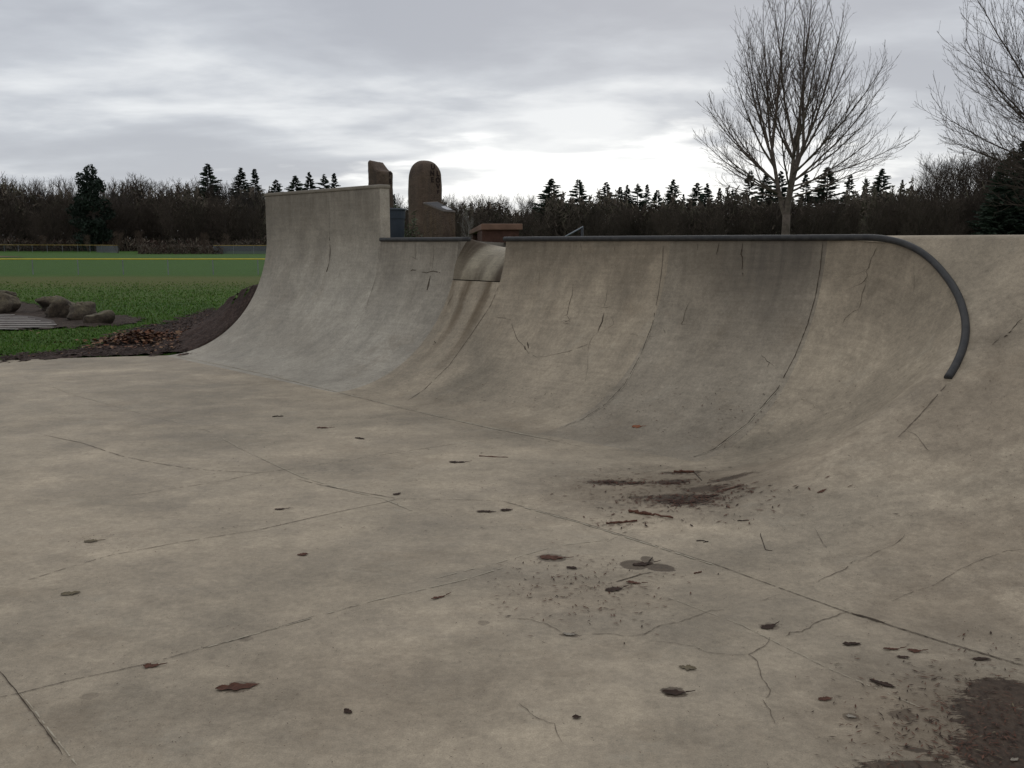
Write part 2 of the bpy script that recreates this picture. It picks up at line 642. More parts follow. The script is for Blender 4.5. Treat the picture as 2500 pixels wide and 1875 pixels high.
for i, K in enumerate(KC):
    u = arc[i]
    I = W(S_J2, foot(S_J2) - (foot(S_J2) - BANK0) * u ** 1.6, 0)
    d = K - I
    L = math.hypot(d[0], d[1])
    d2 = np.array([d[0], d[1], 0]) / L
    nK = min(float(K[:2] @ NN[:2]), BANK1)
    slope = (nK - BANK0) / math.sqrt(BR * BR - (nK - BANK0) ** 2) * float(d2 @ NN)
    phi0 = max(math.atan(slope), 0.0)
    phi1 = rad(np.interp(K[2], [0, .28, .7, 1.2, H], [0, 12, 44, 66, 86]))
    bl = min(max((K[2] - 0.55) / 0.75, 0), 1)
    bl = bl * bl * (3 - 2 * bl)
    phi = phi0 * (1 - bl) + max(phi0, phi1) * bl
    BP.append([I + d2 * x + np.array([0, 0, z]) for x, z in profile(L, K[2], phi, 30)])
BP = np.array(BP)
BUV = with_uv(BP)
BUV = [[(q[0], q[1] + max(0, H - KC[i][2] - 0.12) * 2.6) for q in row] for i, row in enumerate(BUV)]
bowl.grid(BP, BUV, flip=True)
parts['bowl'] = bowl

# bank: from the pocket's edge out of the picture to the right
bank = MB()
KS = np.array([SN(k) for k in KC])
order = np.argsort(KS[:, 1])
nn = np.concatenate([np.linspace(BANK0, BANK1 - 0.06, 46), [BANK1 - 0.03, BANK1]])
RP = []
for n_ in nn:
    s0 = float(np.interp(n_, KS[order, 1], KS[order, 0]))
    if n_ > KS[2:, 1].max():
        s0 = float(KS[np.argmax(KS[:, 1] >= n_ - 0.02), 0]) if n_ < BANK1 else -3.85
    RP.append([W(s, n_, bank_z(n_)) for s in s0 + (7.0 - s0) * np.linspace(0, 1, 60) ** 1.25])
RP = np.array(RP)
RP2 = np.transpose(RP, (1, 0, 2))
bank.grid(RP2, [[(p @ TT, (BANK1 - p @ NN) * 1.1 + 3) for p in row] for row in RP2], flip=True)
# rounded nosing at the top of the bank
nose = []
for s in np.linspace(-3.9, 7.0, 40):
    nose.append([W(s, BANK1, H), W(s, BANK1 + 0.02, H + 0.016), W(s, BANK1 + 0.06, H + 0.026), W(s, BANK1 + 0.3, H + 0.027), W(s, BANK1 + 0.5, H + 0.0)])
bank.grid(np.array(nose), [[(0, 9.0)] * 5 for r in nose], flip=True)
parts['bank'] = bank

# deck behind the lip
deck = MB()
DZ = H - 0.03
def deck_strip(s0, s1, d0, d1, m=12):
    P = []
    for s in np.linspace(s0, s1, m):
        P.append([W(s, lip(s) + d0, DZ), W(s, lip(s) + d1, DZ)])
    deck.grid(np.array(P), [[(0, 9.0)] * 2 for r in P], flip=True)
    for d, fl in ((d1, False),):
        Q = [[W(s, lip(s) + d, DZ), W(s, lip(s) + d, 0.6)] for s in np.linspace(s0, s1, m)]
        deck.grid(np.array(Q), [[(0, 9.0)] * 2 for r in Q], flip=fl)
deck_strip(S_END, S_EXT, TH, 2.3)
deck_strip(S_EXT, S_SP0, 0.0, 2.3)
deck_strip(S_SP0, S_SP1, 0.70, 2.3)
deck_strip(S_SP1, -3.9, 0.0, 2.3, 16)
deck_strip(-3.9, 7.0, 0.32, 2.3, 20)
deck.face([W(S_END, lip(S_END) + TH, DZ), W(S_END, lip(S_END) + 2.3, DZ), W(S_END, lip(S_END) + 2.3, 0), W(S_END, lip(S_END) + TH, 0)], uv=[(0, 9.0)] * 4)
parts['deck'] = deck

# ------------------------------------------------------------------ flat floor of the park
pad = MB()
E0, E1 = on_plane(375 * DS, 767 * DS), on_plane(0, 778 * DS)
e0, e1 = SN(E0), SN(E1)
def left_s(n_):
    return e0[0] + (n_ - e0[1]) * (e1[0] - e0[0]) / (e1[1] - e0[1])
rows = np.concatenate([np.linspace(-14, 3.0, 30), [BANK0]])
P = []
for n_ in rows:
    a = left_s(n_)
    P.append([W(a + (7.5 - a) * t, n_, 0) for t in np.linspace(0, 1, 40)])
pad.grid(np.array(P), [[(p @ TT, 9.0) for p in r] for r in P], flip=True)
P = []
for j, t in enumerate(np.linspace(0, 1, 9)):
    row = []
    for q in np.linspace(0, 1, 44):
        nb_ = BANK0
        a0 = left_s(BANK0)
        s = a0 + (S_J2 - a0) * q
        nt = foot(s) if s > S_END else e0[1] + (s - e0[0]) * (e1[1] - e0[1]) / (e1[0] - e0[0])
        if s > S_END - 0.3 and s < S_END:
            nt = min(nt, foot(S_END))
        row.append(W(s, nb_ + (nt - nb_) * t, 0))
    P.append(row)
pad.grid(np.array(P), [[(p @ TT, 9.0) for p in r] for r in P], flip=True)
# edge face of the slab against the grass
ed = [[W(left_s(n_), n_, 0), W(left_s(n_), n_, -0.12)] for n_ in np.linspace(-14, e0[1], 30)]
pad.grid(np.array(ed), [[(0, 9.0)] * 2 for r in ed], flip=True)
parts['pad'] = pad

# ------------------------------------------------------------------ all concrete in one search tree (for laying joints, cracks and leaves on it)
bv, bf, bown = [], [], []
for nm, mb in parts.items():
    o = len(bv)
    bv += [Vector(map(float, p)) for p in mb.v]
    for f in mb.f:
        bf.append([o + i for i in f])
        bown.append(nm)
BVH = BVHTree.FromPolygons(bv, bf)


def hit(u, v):
    r = ray(u, v)
    d = Vector(map(float, r)).normalized()
    loc, nor, idx, dist = BVH.ray_cast(Vector((0, 0, EYE)), d, 60)
    if loc is None:
        return None
    if nor.dot(d) > 0:
        nor = -nor
    return np.array(loc), np.array(nor), bown[idx]


rng = random.Random(7)


def ribbon(pts_px, width_, mi, jitter=0.0, gaps=0.0, ds=True, vary=0.5, lift=0.003, off=0.0):
    """a joint, crack or painted crease line: a narrow strip laid on whatever concrete is there, added to that part's own mesh"""
    k = DS if ds else 1.0
    width = width_ * (0.55 if ds else 0.50) if width_ < 0.012 or mi != 1 else width_ * 0.75
    pts = [(a * k, b * k) for a, b in pts_px]
    dense = []
    for (a, b), (c, d) in zip(pts[:-1], pts[1:]):
        m = max(2, int(math.hypot(c - a, d - b) / 9))
        for i in range(m):
            dense.append((a + (c - a) * i / m, b + (d - b) * i / m))
    dense.append(pts[-1])
    hs = [hit(*q) for q in dense]
    L, R, own = [], [], []
    for i in range(len(hs)):
        if hs[i] is None:
            L.append(None); R.append(None); own.append(None)
            continue
        a = hs[max(i - 1, 0)] or hs[i]
        b = hs[min(i + 1, len(hs) - 1)] or hs[i]
        t = b[0] - a[0]
        if np.linalg.norm(t) < 1e-6:
            L.append(None); R.append(None); own.append(None)
            continue
        t /= np.linalg.norm(t)
        sd_ = np.cross(hs[i][1], t)
        sd_ /= np.linalg.norm(sd_)
        wv = width * (1 - vary + 2 * vary * rng.random())
        endf = min(1.0, 0.35 + 0.4 * min(i, len(hs) - 1 - i)) if jitter else 1.0
        c = hs[i][0] + hs[i][1] * lift + sd_ * (off + jitter * rng.uniform(-1, 1))
        L.append(c + sd_ * wv * 0.5 * endf); R.append(c - sd_ * wv * 0.5 * endf); own.append(hs[i][2])
    for i in range(len(hs) - 1):
        if own[i] is None or own[i + 1] is None or own[i] != own[i + 1]:
            continue
        if np.linalg.norm(hs[i][0] - hs[i + 1][0]) > 0.6:
            continue
        if gaps and rng.random() < gaps * 0.6:
            continue
        parts[own[i]].face([L[i], R[i], R[i + 1], L[i + 1]], mi)


def crop(pts, ox, oy, sc_):
    return [(ox + a * sc_, oy + b * sc_) for a, b in pts]

DARK, PALE, HAIR = 1, 2, 3
# construction joints
ribbon([(375, 767), (560, 806), (700, 840), (790, 862), (870, 882), (965, 904), (1060, 925), (1184, 949)], 0.030, PALE, 0.002, 0.08)
ribbon([(480, 789), (560, 806.5), (790, 862.5), (1060, 926), (1184, 949.5), (1258, 966)], 0.006, DARK, 0.003, 0.5)
ribbon([(1433, 530), (1432, 560), (1425, 620), (1410, 700), (1385, 765), (1350, 830), (1310, 872), (1260, 905), (1200, 928)], 0.008, DARK, 0.0015, 0.12)
ribbon([(1410, 700), (1385, 765), (1350, 830), (1310, 872), (1260, 905), (1200, 928)], 0.011, PALE, 0.001, 0.2, off=0.008)
ribbon([(1778, 522), (1772, 580), (1762, 640), (1745, 700), (1717, 770), (1680, 840), (1615, 915), (1540, 972), (1482, 994)], 0.010, DARK, 0.0015, 0.06)
ribbon([(1680, 840), (1615, 915), (1540, 972), (1482, 994)], 0.012, PALE, 0.001, 0.15, off=0.009)
ribbon([(1482, 994), (1457, 1007), (1400, 1018), (1336, 1032)], 0.008, PALE, 0.003, 0.2)
ribbon([(1080, 612), (1060, 660), (1020, 720), (970, 790), (915, 843), (880, 866)], 0.010, DARK, 0.002, 0.15)
ribbon([(986, 604), (1030, 606), (1080, 608)], 0.007, DARK, 0.002, 0.05)
ribbon([(821, 525), (812, 600), (790, 670), (765, 715)], 0.007, HAIR, 0.003, 0.3)
ribbon([(1085, 1083), (1260, 1130), (1400, 1174), (1545, 1220), (1690, 1273), (1835, 1325), (2030, 1386), (2212, 1440)], 0.007, DARK, 0.001, 0.03)
ribbon([(1835, 1325), (2030, 1386), (2212, 1440)], 0.007, DARK, 0.002, 0.2, off=0.007)
ribbon([(1840, 1326), (1880, 1336), (1910, 1346)], 0.018, DARK, 0.003, 0.0)
ribbon([(1120, 1092), (1260, 1130), (1400, 1174), (1545, 1220)], 0.016, PALE, 0.002, 0.1, off=-0.012)
ribbon([(0, 1452), (40, 1500), (100, 1580), (135, 1632)], 0.007, DARK, 0.0015, 0.06)
ribbon([(40, 1500), (100, 1580), (160, 1656)], 0.008, PALE, 0.001, 0.25, off=0.009)
ribbon([(0, 1507), (40, 1499), (150, 1471), (240, 1452), (330, 1432)], 0.006, DARK, 0.0012, 0.12)
ribbon([(330, 1432), (430, 1403), (520, 1380), (610, 1353)], 0.005, DARK, 0.0012, 0.5)
ribbon([(610, 1353), (665, 1337), (680, 1332)], 0.008, DARK, 0.001, 0.0)
ribbon([(740, 1317), (775, 1307)], 0.006, DARK, 0.001, 0.0)
ribbon([(430, 1403), (610, 1353), (800, 1299), (1000, 1253), (1090, 1225)], 0.009, PALE, 0.001, 0.35, off=-0.004)
ribbon([(1313, 1262), (1350, 1252), (1383, 1242), (1411, 1236)], 0.010, DARK, 0.002, 0.1)
ribbon([(1307, 1168), (1322, 1164), (1336, 1158)], 0.006, DARK, 0.001, 0.2)
ribbon([(60, 1254), (150, 1226), (240, 1200), (400, 1170), (560, 1145)], 0.006, DARK, 0.0012, 0.45)
ribbon([(560, 1145), (660, 1122), (760, 1100), (830, 1086), (860, 1078)], 0.008, DARK, 0.0012, 0.08)
ribbon([(270, 1073), (380, 1055), (480, 1040)], 0.006, DARK, 0.001, 0.4)
ribbon([(480, 1040), (560, 1022), (640, 1012)], 0.007, DARK, 0.001, 0.1)
ribbon([(660, 1009), (780, 990), (980, 960), (1090, 944)], 0.006, DARK, 0.001, 0.45)
ribbon([(95, 940), (180, 958), (260, 985), (330, 1000), (430, 1015), (560, 1022)], 0.008, DARK, 0.002, 0.25)
ribbon([(640, 1035), (700, 1050), (780, 1064), (860, 1078)], 0.009, DARK, 0.0015, 0.15)
ribbon([(860, 1078), (1000, 1080), (1085, 1083)], 0.006, DARK, 0.0015, 0.25)
ribbon([(530, 975), (650, 1030), (740, 1058), (825, 1077), (905, 1110)], 0.012, PALE, 0.002, 0.25)
ribbon([(20, 800), (150, 850), (330, 900), (450, 930), (530, 975)], 0.012, PALE, 0.004, 0.4)
ribbon([(940, 1250), (1080, 1215), (1200, 1180), (1300, 1168)], 0.008, PALE, 0.001, 0.4)
ribbon([(1440, 1290), (1600, 1350), (1790, 1445), (1990, 1530)], 0.006, PALE, 0.002, 0.4)
# cracks, floor
C2 = (1250, 1000, 0.5651)
for pl, wd in [([(1455, 870), (1400, 892), (1300, 925), (1285, 945), (1250, 960), (1200, 965), (1185, 980)], .008),
               ([(1110, 985), (1100, 1020), (1060, 1035), (1025, 1060), (1060, 1090), (1072, 1130), (1085, 1170), (1120, 1215), (1095, 1250)], .006),
               ([(1085, 1255), (1115, 1300), (1140, 1360)], .006),
               ([(1025, 1060), (960, 1062), (840, 1050), (790, 1025), (700, 1010), (600, 1000)], .004),
               ([(340, 970), (420, 970), (500, 980), (570, 972), (620, 945), (650, 930), (720, 920), (800, 893), (850, 870), (915, 866)], .005),
               ([(0, 902), (80, 908), (150, 930), (190, 950), (210, 965)], .005),
               ([(35, 1270), (90, 1325), (150, 1350), (180, 1360), (190, 1400), (212, 1442)], .005),
               ([(1714, 96), (1745, 108), (1770, 140), (1790, 170), (1812, 192)], .006),
               ([(1320, 742), (1390, 712), (1440, 690), (1460, 665), (1490, 648)], .006),
               ([(1530, 640), (1600, 605), (1650, 588), (1700, 542)], .005),
               ([(1785, 775), (1830, 755), (1900, 712), (1960, 680), (2000, 662), (2080, 630), (2140, 610), (2212, 606)], .005),
               ([(1308, 515), (1325, 545), (1348, 585), (1360, 600)], .005),
               ([(1640, 830), (1700, 800), (1790, 770)], .004),
               ([(1060, 835), (1110, 815), (1160, 800)], .004),
               ([(410, 575), (440, 556), (478, 545)], .005)]:
    ribbon(crop(pl, *C2), wd, HAIR, 0.004, 0.08, ds=False, vary=0.6)
# cracks, ramp faces
C5 = (1200, 560, 0.4069)
for pl, wd in [([(490, 330), (482, 400), (470, 440), (460, 480), (455, 515), (432, 520)], .008), ([(455, 515), (468, 545), (430, 562), (470, 568)], .006),
               ([(415, 555), (450, 548), (474, 556)], .006), ([(395, 365), (410, 395)], .006), ([(430, 440), (470, 425)], .005),
               ([(697, 350), (690, 420), (675, 468)], .006), ([(640, 460), (680, 470), (712, 462)], .006), ([(675, 500), (665, 555), (640, 615)], .013),
               ([(640, 615), (605, 650), (585, 700), (580, 760), (575, 830), (566, 910)], .005),
               ([(20, 525), (115, 542), (130, 590), (150, 650), (200, 712), (225, 745), (270, 768), (330, 763), (400, 745), (460, 735), (510, 715), (580, 690)], .006),
               ([(640, 615), (700, 598), (735, 570), (720, 520)], .004), ([(830, 620), (880, 640), (915, 652), (1010, 632)], .004),
               ([(215, 675), (222, 715)], .02), ([(200, 700), (205, 722)], .018),
               ([(1365, 82), (1358, 130), (1352, 152)], .012), ([(1505, 82), (1498, 150), (1508, 185), (1505, 240), (1512, 280)], .012),
               ([(1240, 85), (1236, 125)], .008), ([(535, 80), (540, 130)], .008), ([(735, 90), (740, 140)], .007),
               ([(1212, 330), (1200, 390)], .005), ([(1185, 440), (1168, 490), (1150, 548), (1140, 575), (1165, 570)], .008),
               ([(1030, 590), (1045, 625)], .006), ([(1618, 750), (1640, 775), (1668, 800), (1655, 830)], .006), ([(1668, 800), (1702, 825)], .006),
               ([(1460, 640), (1500, 660), (1490, 700)], .004), ([(290, 250), (285, 340)], .005)]:
    ribbon(crop(pl, *C5), wd, DARK if wd > .0055 else HAIR, 0.006, 0.06, ds=False, vary=0.6)
C6 = (1900, 550, 0.3315)
for pl, wd in [([(735, 150), (715, 190), (690, 240), (665, 310), (650, 340), (655, 380), (640, 410), (590, 440), (520, 470)], .007),
               ([(650, 400), (640, 450), (620, 510), (612, 570), (590, 620), (540, 645), (500, 680), (478, 715)], .006),
               ([(1000, 250), (998, 330), (1005, 420), (1000, 500)], .004), ([(650, 320), (560, 370)], .004),
               ([(1800, 690), (1765, 715), (1735, 750), (1715, 790)], .008), ([(1712, 780), (1690, 812), (1660, 825)], .022), ([(1640, 825), (1600, 860), (1580, 885)], .010),
               ([(1765, 715), (1800, 730)], .005)]:
    ribbon(crop(pl, *C6), wd, DARK if wd > .0055 else HAIR, 0.005, 0.06, ds=False, vary=0.6)
C3 = (600, 420, 0.3497)
for pl, wd in [([(580, 180), (583, 300), (585, 450)], .006), ([(585, 450), (590, 560), (582, 640)], .016), ([(582, 640), (570, 680), (558, 715)], .03),
               ([(1185, 500), (1188, 560), (1185, 610)], .008), ([(1312, 510), (1310, 600), (1300, 690)], .007), ([(1290, 725), (1275, 790), (1258, 860)], .03),
               ([(1140, 702), (1165, 683), (1190, 688)], .014), ([(1230, 698), (1260, 704), (1310, 692), (1340, 700), (1360, 703)], .012),
               ([(1450, 850), (1430, 890), (1408, 938)], .010), ([(1310, 1165), (1325, 1195), (1305, 1205)], .012), ([(1150, 590), (1200, 612)], .007)]:
    ribbon(crop(pl, *C3), wd, DARK if wd > .0055 else HAIR, 0.005, 0.05, ds=False, vary=0.5)

ribbon([(2044, 832), (2015, 865), (1985, 900), (1940, 945)], 0.012, HAIR, 0.002, 0.1)  # dark line painting in the shading of the crease beyond the pipe end

# stains on the floor: (u, v, half-length m, half-width m, turn deg, ragged, strength)
ST = [(2470, 1690, .13, .10, -20, 1.2, 1), (2490, 1790, .15, .26, 10, 1.4, 1), (2440, 1850, .12, .14, 0, 1.6, 1), (2400, 1688, .07, .035, 10, 1.5, .9),
      (2390, 1770, .09, .022, -25, 2.2, .9), (2215, 1872, .14, .035, 0, 2.2, .9), (2205, 1745, .055, .05, 0, 2.0, .7), (2235, 1830, .05, .02, -20, 2.4, .8), (2300, 1848, .06, .02, -20, 2.2, .7),
      (1549, 1379, .085, .085, 10, .4, .8), (1612, 1386, .09, .065, -20, .6, .8), (1580, 1366, .04, .06, 0, .7, .72), (1346, 1362, .09, .07, -10, .6, .62), (1396, 1388, .035, .03, -20, .8, .5),
      (1645, 1690, .055, .05, -5, 1.4, .8), (1392, 1551, .05, .02, -10, 1.5, .6), (1878, 1530, .05, .045, 25, 1.6, .5), (2078, 1751, .035, .035, 0, .8, .5),
      (580, 1678, .075, .05, 12, 2.0, .6), (1665, 1232, .19, .12, -35, 1.6, .95), (1722, 1212, .13, .075, -20, 1.8, .9), (1640, 1181, .12, .06, 0, 1.6, .9), (1486, 1178, .13, .06, 0, 1.8, .86),
      (1785, 1192, .14, .06, 10, 2.2, .86), (1550, 1180, .09, .04, 0, 2.0, .86), (1668, 1155, .14, .03, 0, 2.0, .86), (1565, 1218, .09, .04, 0, 2.2, .8), (600, 1560, .035, .03, 10, 1.2, .35), (218, 1700, .04, .03, 0, 1.6, .3),
      (1180, 1520, .03, .03, 0, 1.0, .4), (2080, 1574, .045, .02, 0, 1.6, .7), (2395, 1609, .045, .022, 0, 1.2, .7), (2154, 1670, .055, .022, -40, 1.2, .7), (1500, 1438, .05, .03, 0, 1.8, .6)]
stains = []
for (u, v, a, b_, r_, g_, k_) in ST:
    q = on_plane(u, v)
    f_ = 1.1 if k_ >= .85 else .85
    stains.append((q[0], q[1], a * f_, b_ * f_, rad(r_), g_ * 1.25 + .35 + (1.1 if 1480 < u < 1800 and 1150 < v < 1240 else 0), k_))
pq = [on_plane(1660, 1205), on_plane(2330, 1760), on_plane(1400, 1450), on_plane(900, 1690)]
hb = [hit(2440, 980)[0], hit(2400, 1330)[0], hit(2330, 1500)[0]]  # right edge: brown dirt plus vignette darkening painted into the colour
patches = [(pq[0][0], pq[0][1], 1.0, .75, 0, 1.2, .45), (pq[1][0], pq[1][1], .55, .5, 0, 1.4, .5), (pq[2][0], pq[2][1], .5, .3, 0, 1.6, .25), (pq[3][0], pq[3][1], .7, .4, 0, 1.6, .18),
           (hb[0][0], hb[0][1], .9, .7, 0, 2.0, .30), (hb[1][0], hb[1][1], .7, .5, 0, 2.0, .26), (hb[2][0], hb[2][1], .5, .4, 0, 2.0, .28)]
WARM_A, WARM_B = (0.250, 0.211, 0.157), (0.415, 0.343, 0.252)
GREY_A, GREY_B = (0.215, 0.192, 0.150), (0.300, 0.275, 0.222)
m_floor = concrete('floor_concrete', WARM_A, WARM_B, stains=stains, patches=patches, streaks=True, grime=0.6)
m_bowl = m_bank = m_floor
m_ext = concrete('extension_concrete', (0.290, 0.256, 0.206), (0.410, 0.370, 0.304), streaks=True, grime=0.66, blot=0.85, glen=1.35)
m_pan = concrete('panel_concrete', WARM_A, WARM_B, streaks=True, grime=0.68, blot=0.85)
m_run = concrete('runoff_concrete', WARM_A, WARM_B, streaks=True, grime=0.0, blot=0.85, runs=[(-8.42, .10, .0, 1.5, .8), (-8.05, .12, .0, 1.7, .85), (-8.62, .06, 0, .8, .5)])
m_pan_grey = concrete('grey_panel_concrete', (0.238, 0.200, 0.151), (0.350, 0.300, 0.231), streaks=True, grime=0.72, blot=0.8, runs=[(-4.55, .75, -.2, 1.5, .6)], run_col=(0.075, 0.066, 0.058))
m_chute = concrete('chute_concrete', WARM_A, (0.34, 0.30, 0.22), streaks=True, grime=0.0, runs=[(0.04, .30, .9, -.5, 1), (0.06, .18, .8, -.5, 1), (1.0, .30, -.5, 1.3, 1), (.97, .16, -.4, 1.4, .9), (.5, .2, -.3, 1.0, .8), (.3, .1, -.2, .5, .6)], run_col=(0.055, 0.038, 0.024))
m_dark = simple('joint_dirt', (0.062, 0.047, 0.034), 0.95, 0.4, 30)
m_pale = simple('joint_cement', (0.37, 0.325, 0.25), 0.9, 0.22, 25)
m_hair = simple('hairline_crack_crease', (0.125, 0.10, 0.075), 0.95, 0.3, 30)
m_steel, n_, b_ = mat('coping_steel')
pp = n_.new('ShaderNodeNewGeometry').outputs['Position']
f_ = n_.noise(pp, 14, 6, 0.7)
n_.put(b_, 'Base Color', n_.mix(n_.remap(f_, 0.4, 0.7, 0, 1), (0.024, 0.024, 0.025), (0.060, 0.057, 0.055)))
n_.put(b_, 'Metallic', 0.0)
n_.put(b_, 'Specular IOR Level', 0.3)
n_.put(b_, 'Roughness', n_.remap(f_, 0.3, 0.7, 0.42, 0.7))

park_floor = parts['pad'].build('pavement', [m_floor, m_dark, m_pale, m_hair])
tag(park_floor, kind='structure')
ramp_o = empty('skate_ramp', W(-8.0, 6.0, 0))
tag(ramp_o, 'long curved concrete quarter pipe with steel coping, tall wall extension and corner bowl', 'skate ramp')
bpy.context.view_layer.update()


def rpart(name, key, m, label=None, smooth=True):
    o = parts[key].build(name, [m, m_dark, m_pale, m_hair], smooth=smooth)
    o.parent = ramp_o
    o.matrix_parent_inverse = ramp_o.matrix_world.inverted()
    if smooth:
        me = o.data
        flags = []
        for p in me.polygons:
            flags.append(len(p.vertices) == 4)
        me.polygons.foreach_set('use_smooth', flags)
        try:
            me.set_sharp_from_angle(angle=rad(38))
        except Exception:
            pass
    if label:
        o['label'] = label
    return o


ext_o = rpart('wall_extension', 'extension', m_ext, 'tallest grey panel of the ramp rising above the steel coping')
cap_o = rpart('wall_cap', 'cap', m_ext, smooth=False)
cap_o.parent = ext_o
cap_o.matrix_parent_inverse = Matrix.Identity(4)
md = cap_o.modifiers.new('bevel', 'BEVEL')
md.width = 0.014
md.segments = 2
rpart('ramp_panel', 'panel_a', m_ext)
rpart('ramp_panel', 'panel_b', m_run, 'low ramp panel with brown run-off streaks below the spillway notch')
rpart('ramp_panel', 'panel_c', m_pan)
rpart('ramp_panel', 'panel_d', m_pan_grey, 'greyer ramp panel between two curved joints')
rpart('spillway', 'chute', m_chute, 'rounded stained concrete chute dipping through the notch in the coping')
rpart('corner_bowl', 'bowl', m_bowl, 'rounded corner pocket of the ramp below the curving pipe')
rpart('bank', 'bank', m_bank, 'wide smooth sloping bank on the side of the corner bowl')
rpart('deck', 'deck', m_bank, smooth=False)

# steel coping pipes
RP_ = 0.0265
cp = MB()
pts = [W(s, lip(s) - 0.006, H + 0.012) for s in np.linspace(S_EXT + 0.01, S_SP0 + 0.20, 12)]
cp.tube(pts, RP_, 14)
o = cp.build('coping', m_steel, smooth=True)
o.parent = ramp_o
o.matrix_parent_inverse = ramp_o.matrix_world.inverted()
o['label'] = 'short straight steel coping pipe beside the tall extension'
cp = MB()
pts = [W(s, lip(s) - 0.006, H + 0.012) for s in np.linspace(S_SP1 - 0.02, S_J2 - 0.25, 16)]
last = int(np.searchsorted(KT, N_PIPE_END))
for i in range(3, last + 1, 2):
    c = KC[i]
    lift = 0.012 * min(1, c[2] / H * 1.4)
    out = c - np.array([*(W(S_J2, foot(S_J2))[:2]), c[2]])
    pts.append(c + np.array([0, 0, lift]) - out / np.linalg.norm(out) * 0.006)
pts, _t = smooth_curve(np.array(pts), 150)
for _ in range(4):
    pts[1:-1] = 0.25 * pts[:-2] + 0.5 * pts[1:-1] + 0.25 * pts[2:]
cp.tube(pts, RP_, 14)
o = cp.build('coping', m_steel, smooth=True)
o.parent = ramp_o
o.matrix_parent_inverse = ramp_o.matrix_world.inverted()
o['label'] = 'long steel coping pipe that curls down around the corner bowl'

# ------------------------------------------------------------------ terrain
def sstep(a, b, x):
    t = min(max((x - a) / (b - a), 0.0), 1.0)
    return t * t * (3 - 2 * t)


def field_z(x, y):
    return float(np.interp(y, [-60, 16, 62, 120, 170, 230, 600], [-0.03, -0.03, -0.47, -0.15, 0.12, 0.3, 0.6]))


def terrain_z(x, y):
    s, n = float(x * TT[0] + y * TT[1]), float(x * NN[0] + y * NN[1])
    base = field_z(x, y)
    # earth banked up behind and beside the ramp
    fall = sstep(-16.2, S_END - 0.05, s) if s < 20 else 1.0
    back = 1.0 - sstep(24, 44, n)
    if s > S_J2 - 0.6:
        m = 1.15 * sstep(BANK1 + 0.5, BANK1 + 1.6, n)
    else:
        f, l = foot(max(s, -14.4)), lip(max(s, -14.4))
        gap_ = 0.03 if s < S_END else 0.22
        x_ = n - f
        if x_ <= 0:
            m = 0.0
        else:
            R = l - f
            m = R - math.sqrt(max(R * R - min(x_, R * 0.9) ** 2, 0)) - gap_
            m = min(max(m, 0.0), 1.15)
            if x_ < R * 0.9:
                pass
            else:
                m = min(1.15, max(m, R - math.sqrt(R * R - (0.9 * R) ** 2) - gap_ + (x_ - 0.9 * R) * 0.4)) if s < S_END else (m if n < l + 0.6 else 1.15)
    return base + m * fall * back * (1 if n < 60 else 0)


gx = np.concatenate([np.linspace(-900, -120, 14), np.linspace(-110, -24, 30), np.arange(-22, 12, 0.3), np.linspace(13, 60, 24), np.linspace(75, 900, 14)])
gy = np.concatenate([np.linspace(-300, -12, 8), np.arange(-10, 9, 1.0), np.arange(9, 32, 0.3), np.linspace(33, 130, 60), np.linspace(135, 300, 30), np.linspace(340, 1500, 10)])
ter = MB()
P = np.array([[(x, y, terrain_z(x, y)) for y in gy] for x in gx])
ter.grid(P)
m_grass, n_, b_ = mat('field_grass')
p_ = n_.new('ShaderNodeNewGeometry').outputs['Position']
px_, py_, _z = n_.sep(p_)[0:3]
g1 = n_.noise(p_, 0.35, 6, 0.62, 0.5)
g2 = n_.noise(p_, 3.0, 6, 0.7, 0.3)
g3 = n_.noise(n_.mapping(p_, scale=(1, 0.4, 1)), 28, 4, 0.7)
gc = n_.mix(n_.remap(g1, 0.35, 0.65, 0, 1), (0.033, 0.070, 0.009), (0.053, 0.100, 0.013))
gc = n_.mix(n_.remap(g2, 0.35, 0.7, 0, 0.6), gc, (0.052, 0.104, 0.017))
# worn, mossy strip across the field and bluer turf on the ball field beyond the fence
wob = n_.math('MULTIPLY', n_.math('SUBTRACT', g1, 0.5), 7.0)
yy = n_.math('ADD', py_, wob)
yy = n_.math('ADD', yy, n_.math('MULTIPLY', n_.math('SUBTRACT', g2, 0.5), 9.0))
lime = n_.math('MULTIPLY', n_.remap(yy, 25, 31, 0, 1, smooth=True), n_.remap(yy, 34, 44, 1, 0, smooth=True))
gc = n_.mix(n_.math('MULTIPLY', lime, 0.75), gc, (0.062, 0.100, 0.016))
strip = n_.math('MULTIPLY', n_.remap(yy, 33, 45, 0, 1, smooth=True), n_.remap(yy, 54, 60, 1, 0, smooth=True))
gc = n_.mix(n_.math('MULTIPLY', strip, n_.remap(g2, 0.3, 0.6, 0.45, 1.0)), gc, (0.088, 0.092, 0.022))
gc = n_.mix(n_.math('MULTIPLY', n_.remap(py_, 59, 63, 0, 1), 0.65), gc, (0.044, 0.102, 0.016))
gc = n_.mix(1.0, gc, n_.comb(*[n_.remap(g3, 0.25, 0.75, 0.6, 1.4)] * 3), 'MULTIPLY')
n_.put(b_, 'Base Color', gc)
n_.put(b_, 'Roughness', 0.95)
n_.put(b_, 'Specular IOR Level', 0.15)
n_.put(b_, 'Normal', n_.bump(n_.math('ADD', g3, g2), 0.8, 0.05))
ground = ter.build('ground', m_grass, smooth=True)
tag(ground, kind='structure')


def inside(pt, poly):
    x, y = pt
    c = False
    for i in range(len(poly)):
        (x0, y0), (x1, y1) = poly[i - 1], poly[i]
        if (y0 > y) != (y1 > y) and x < (x1 - x0) * (y - y0) / (y1 - y0) + x0:
            c = not c
    return c


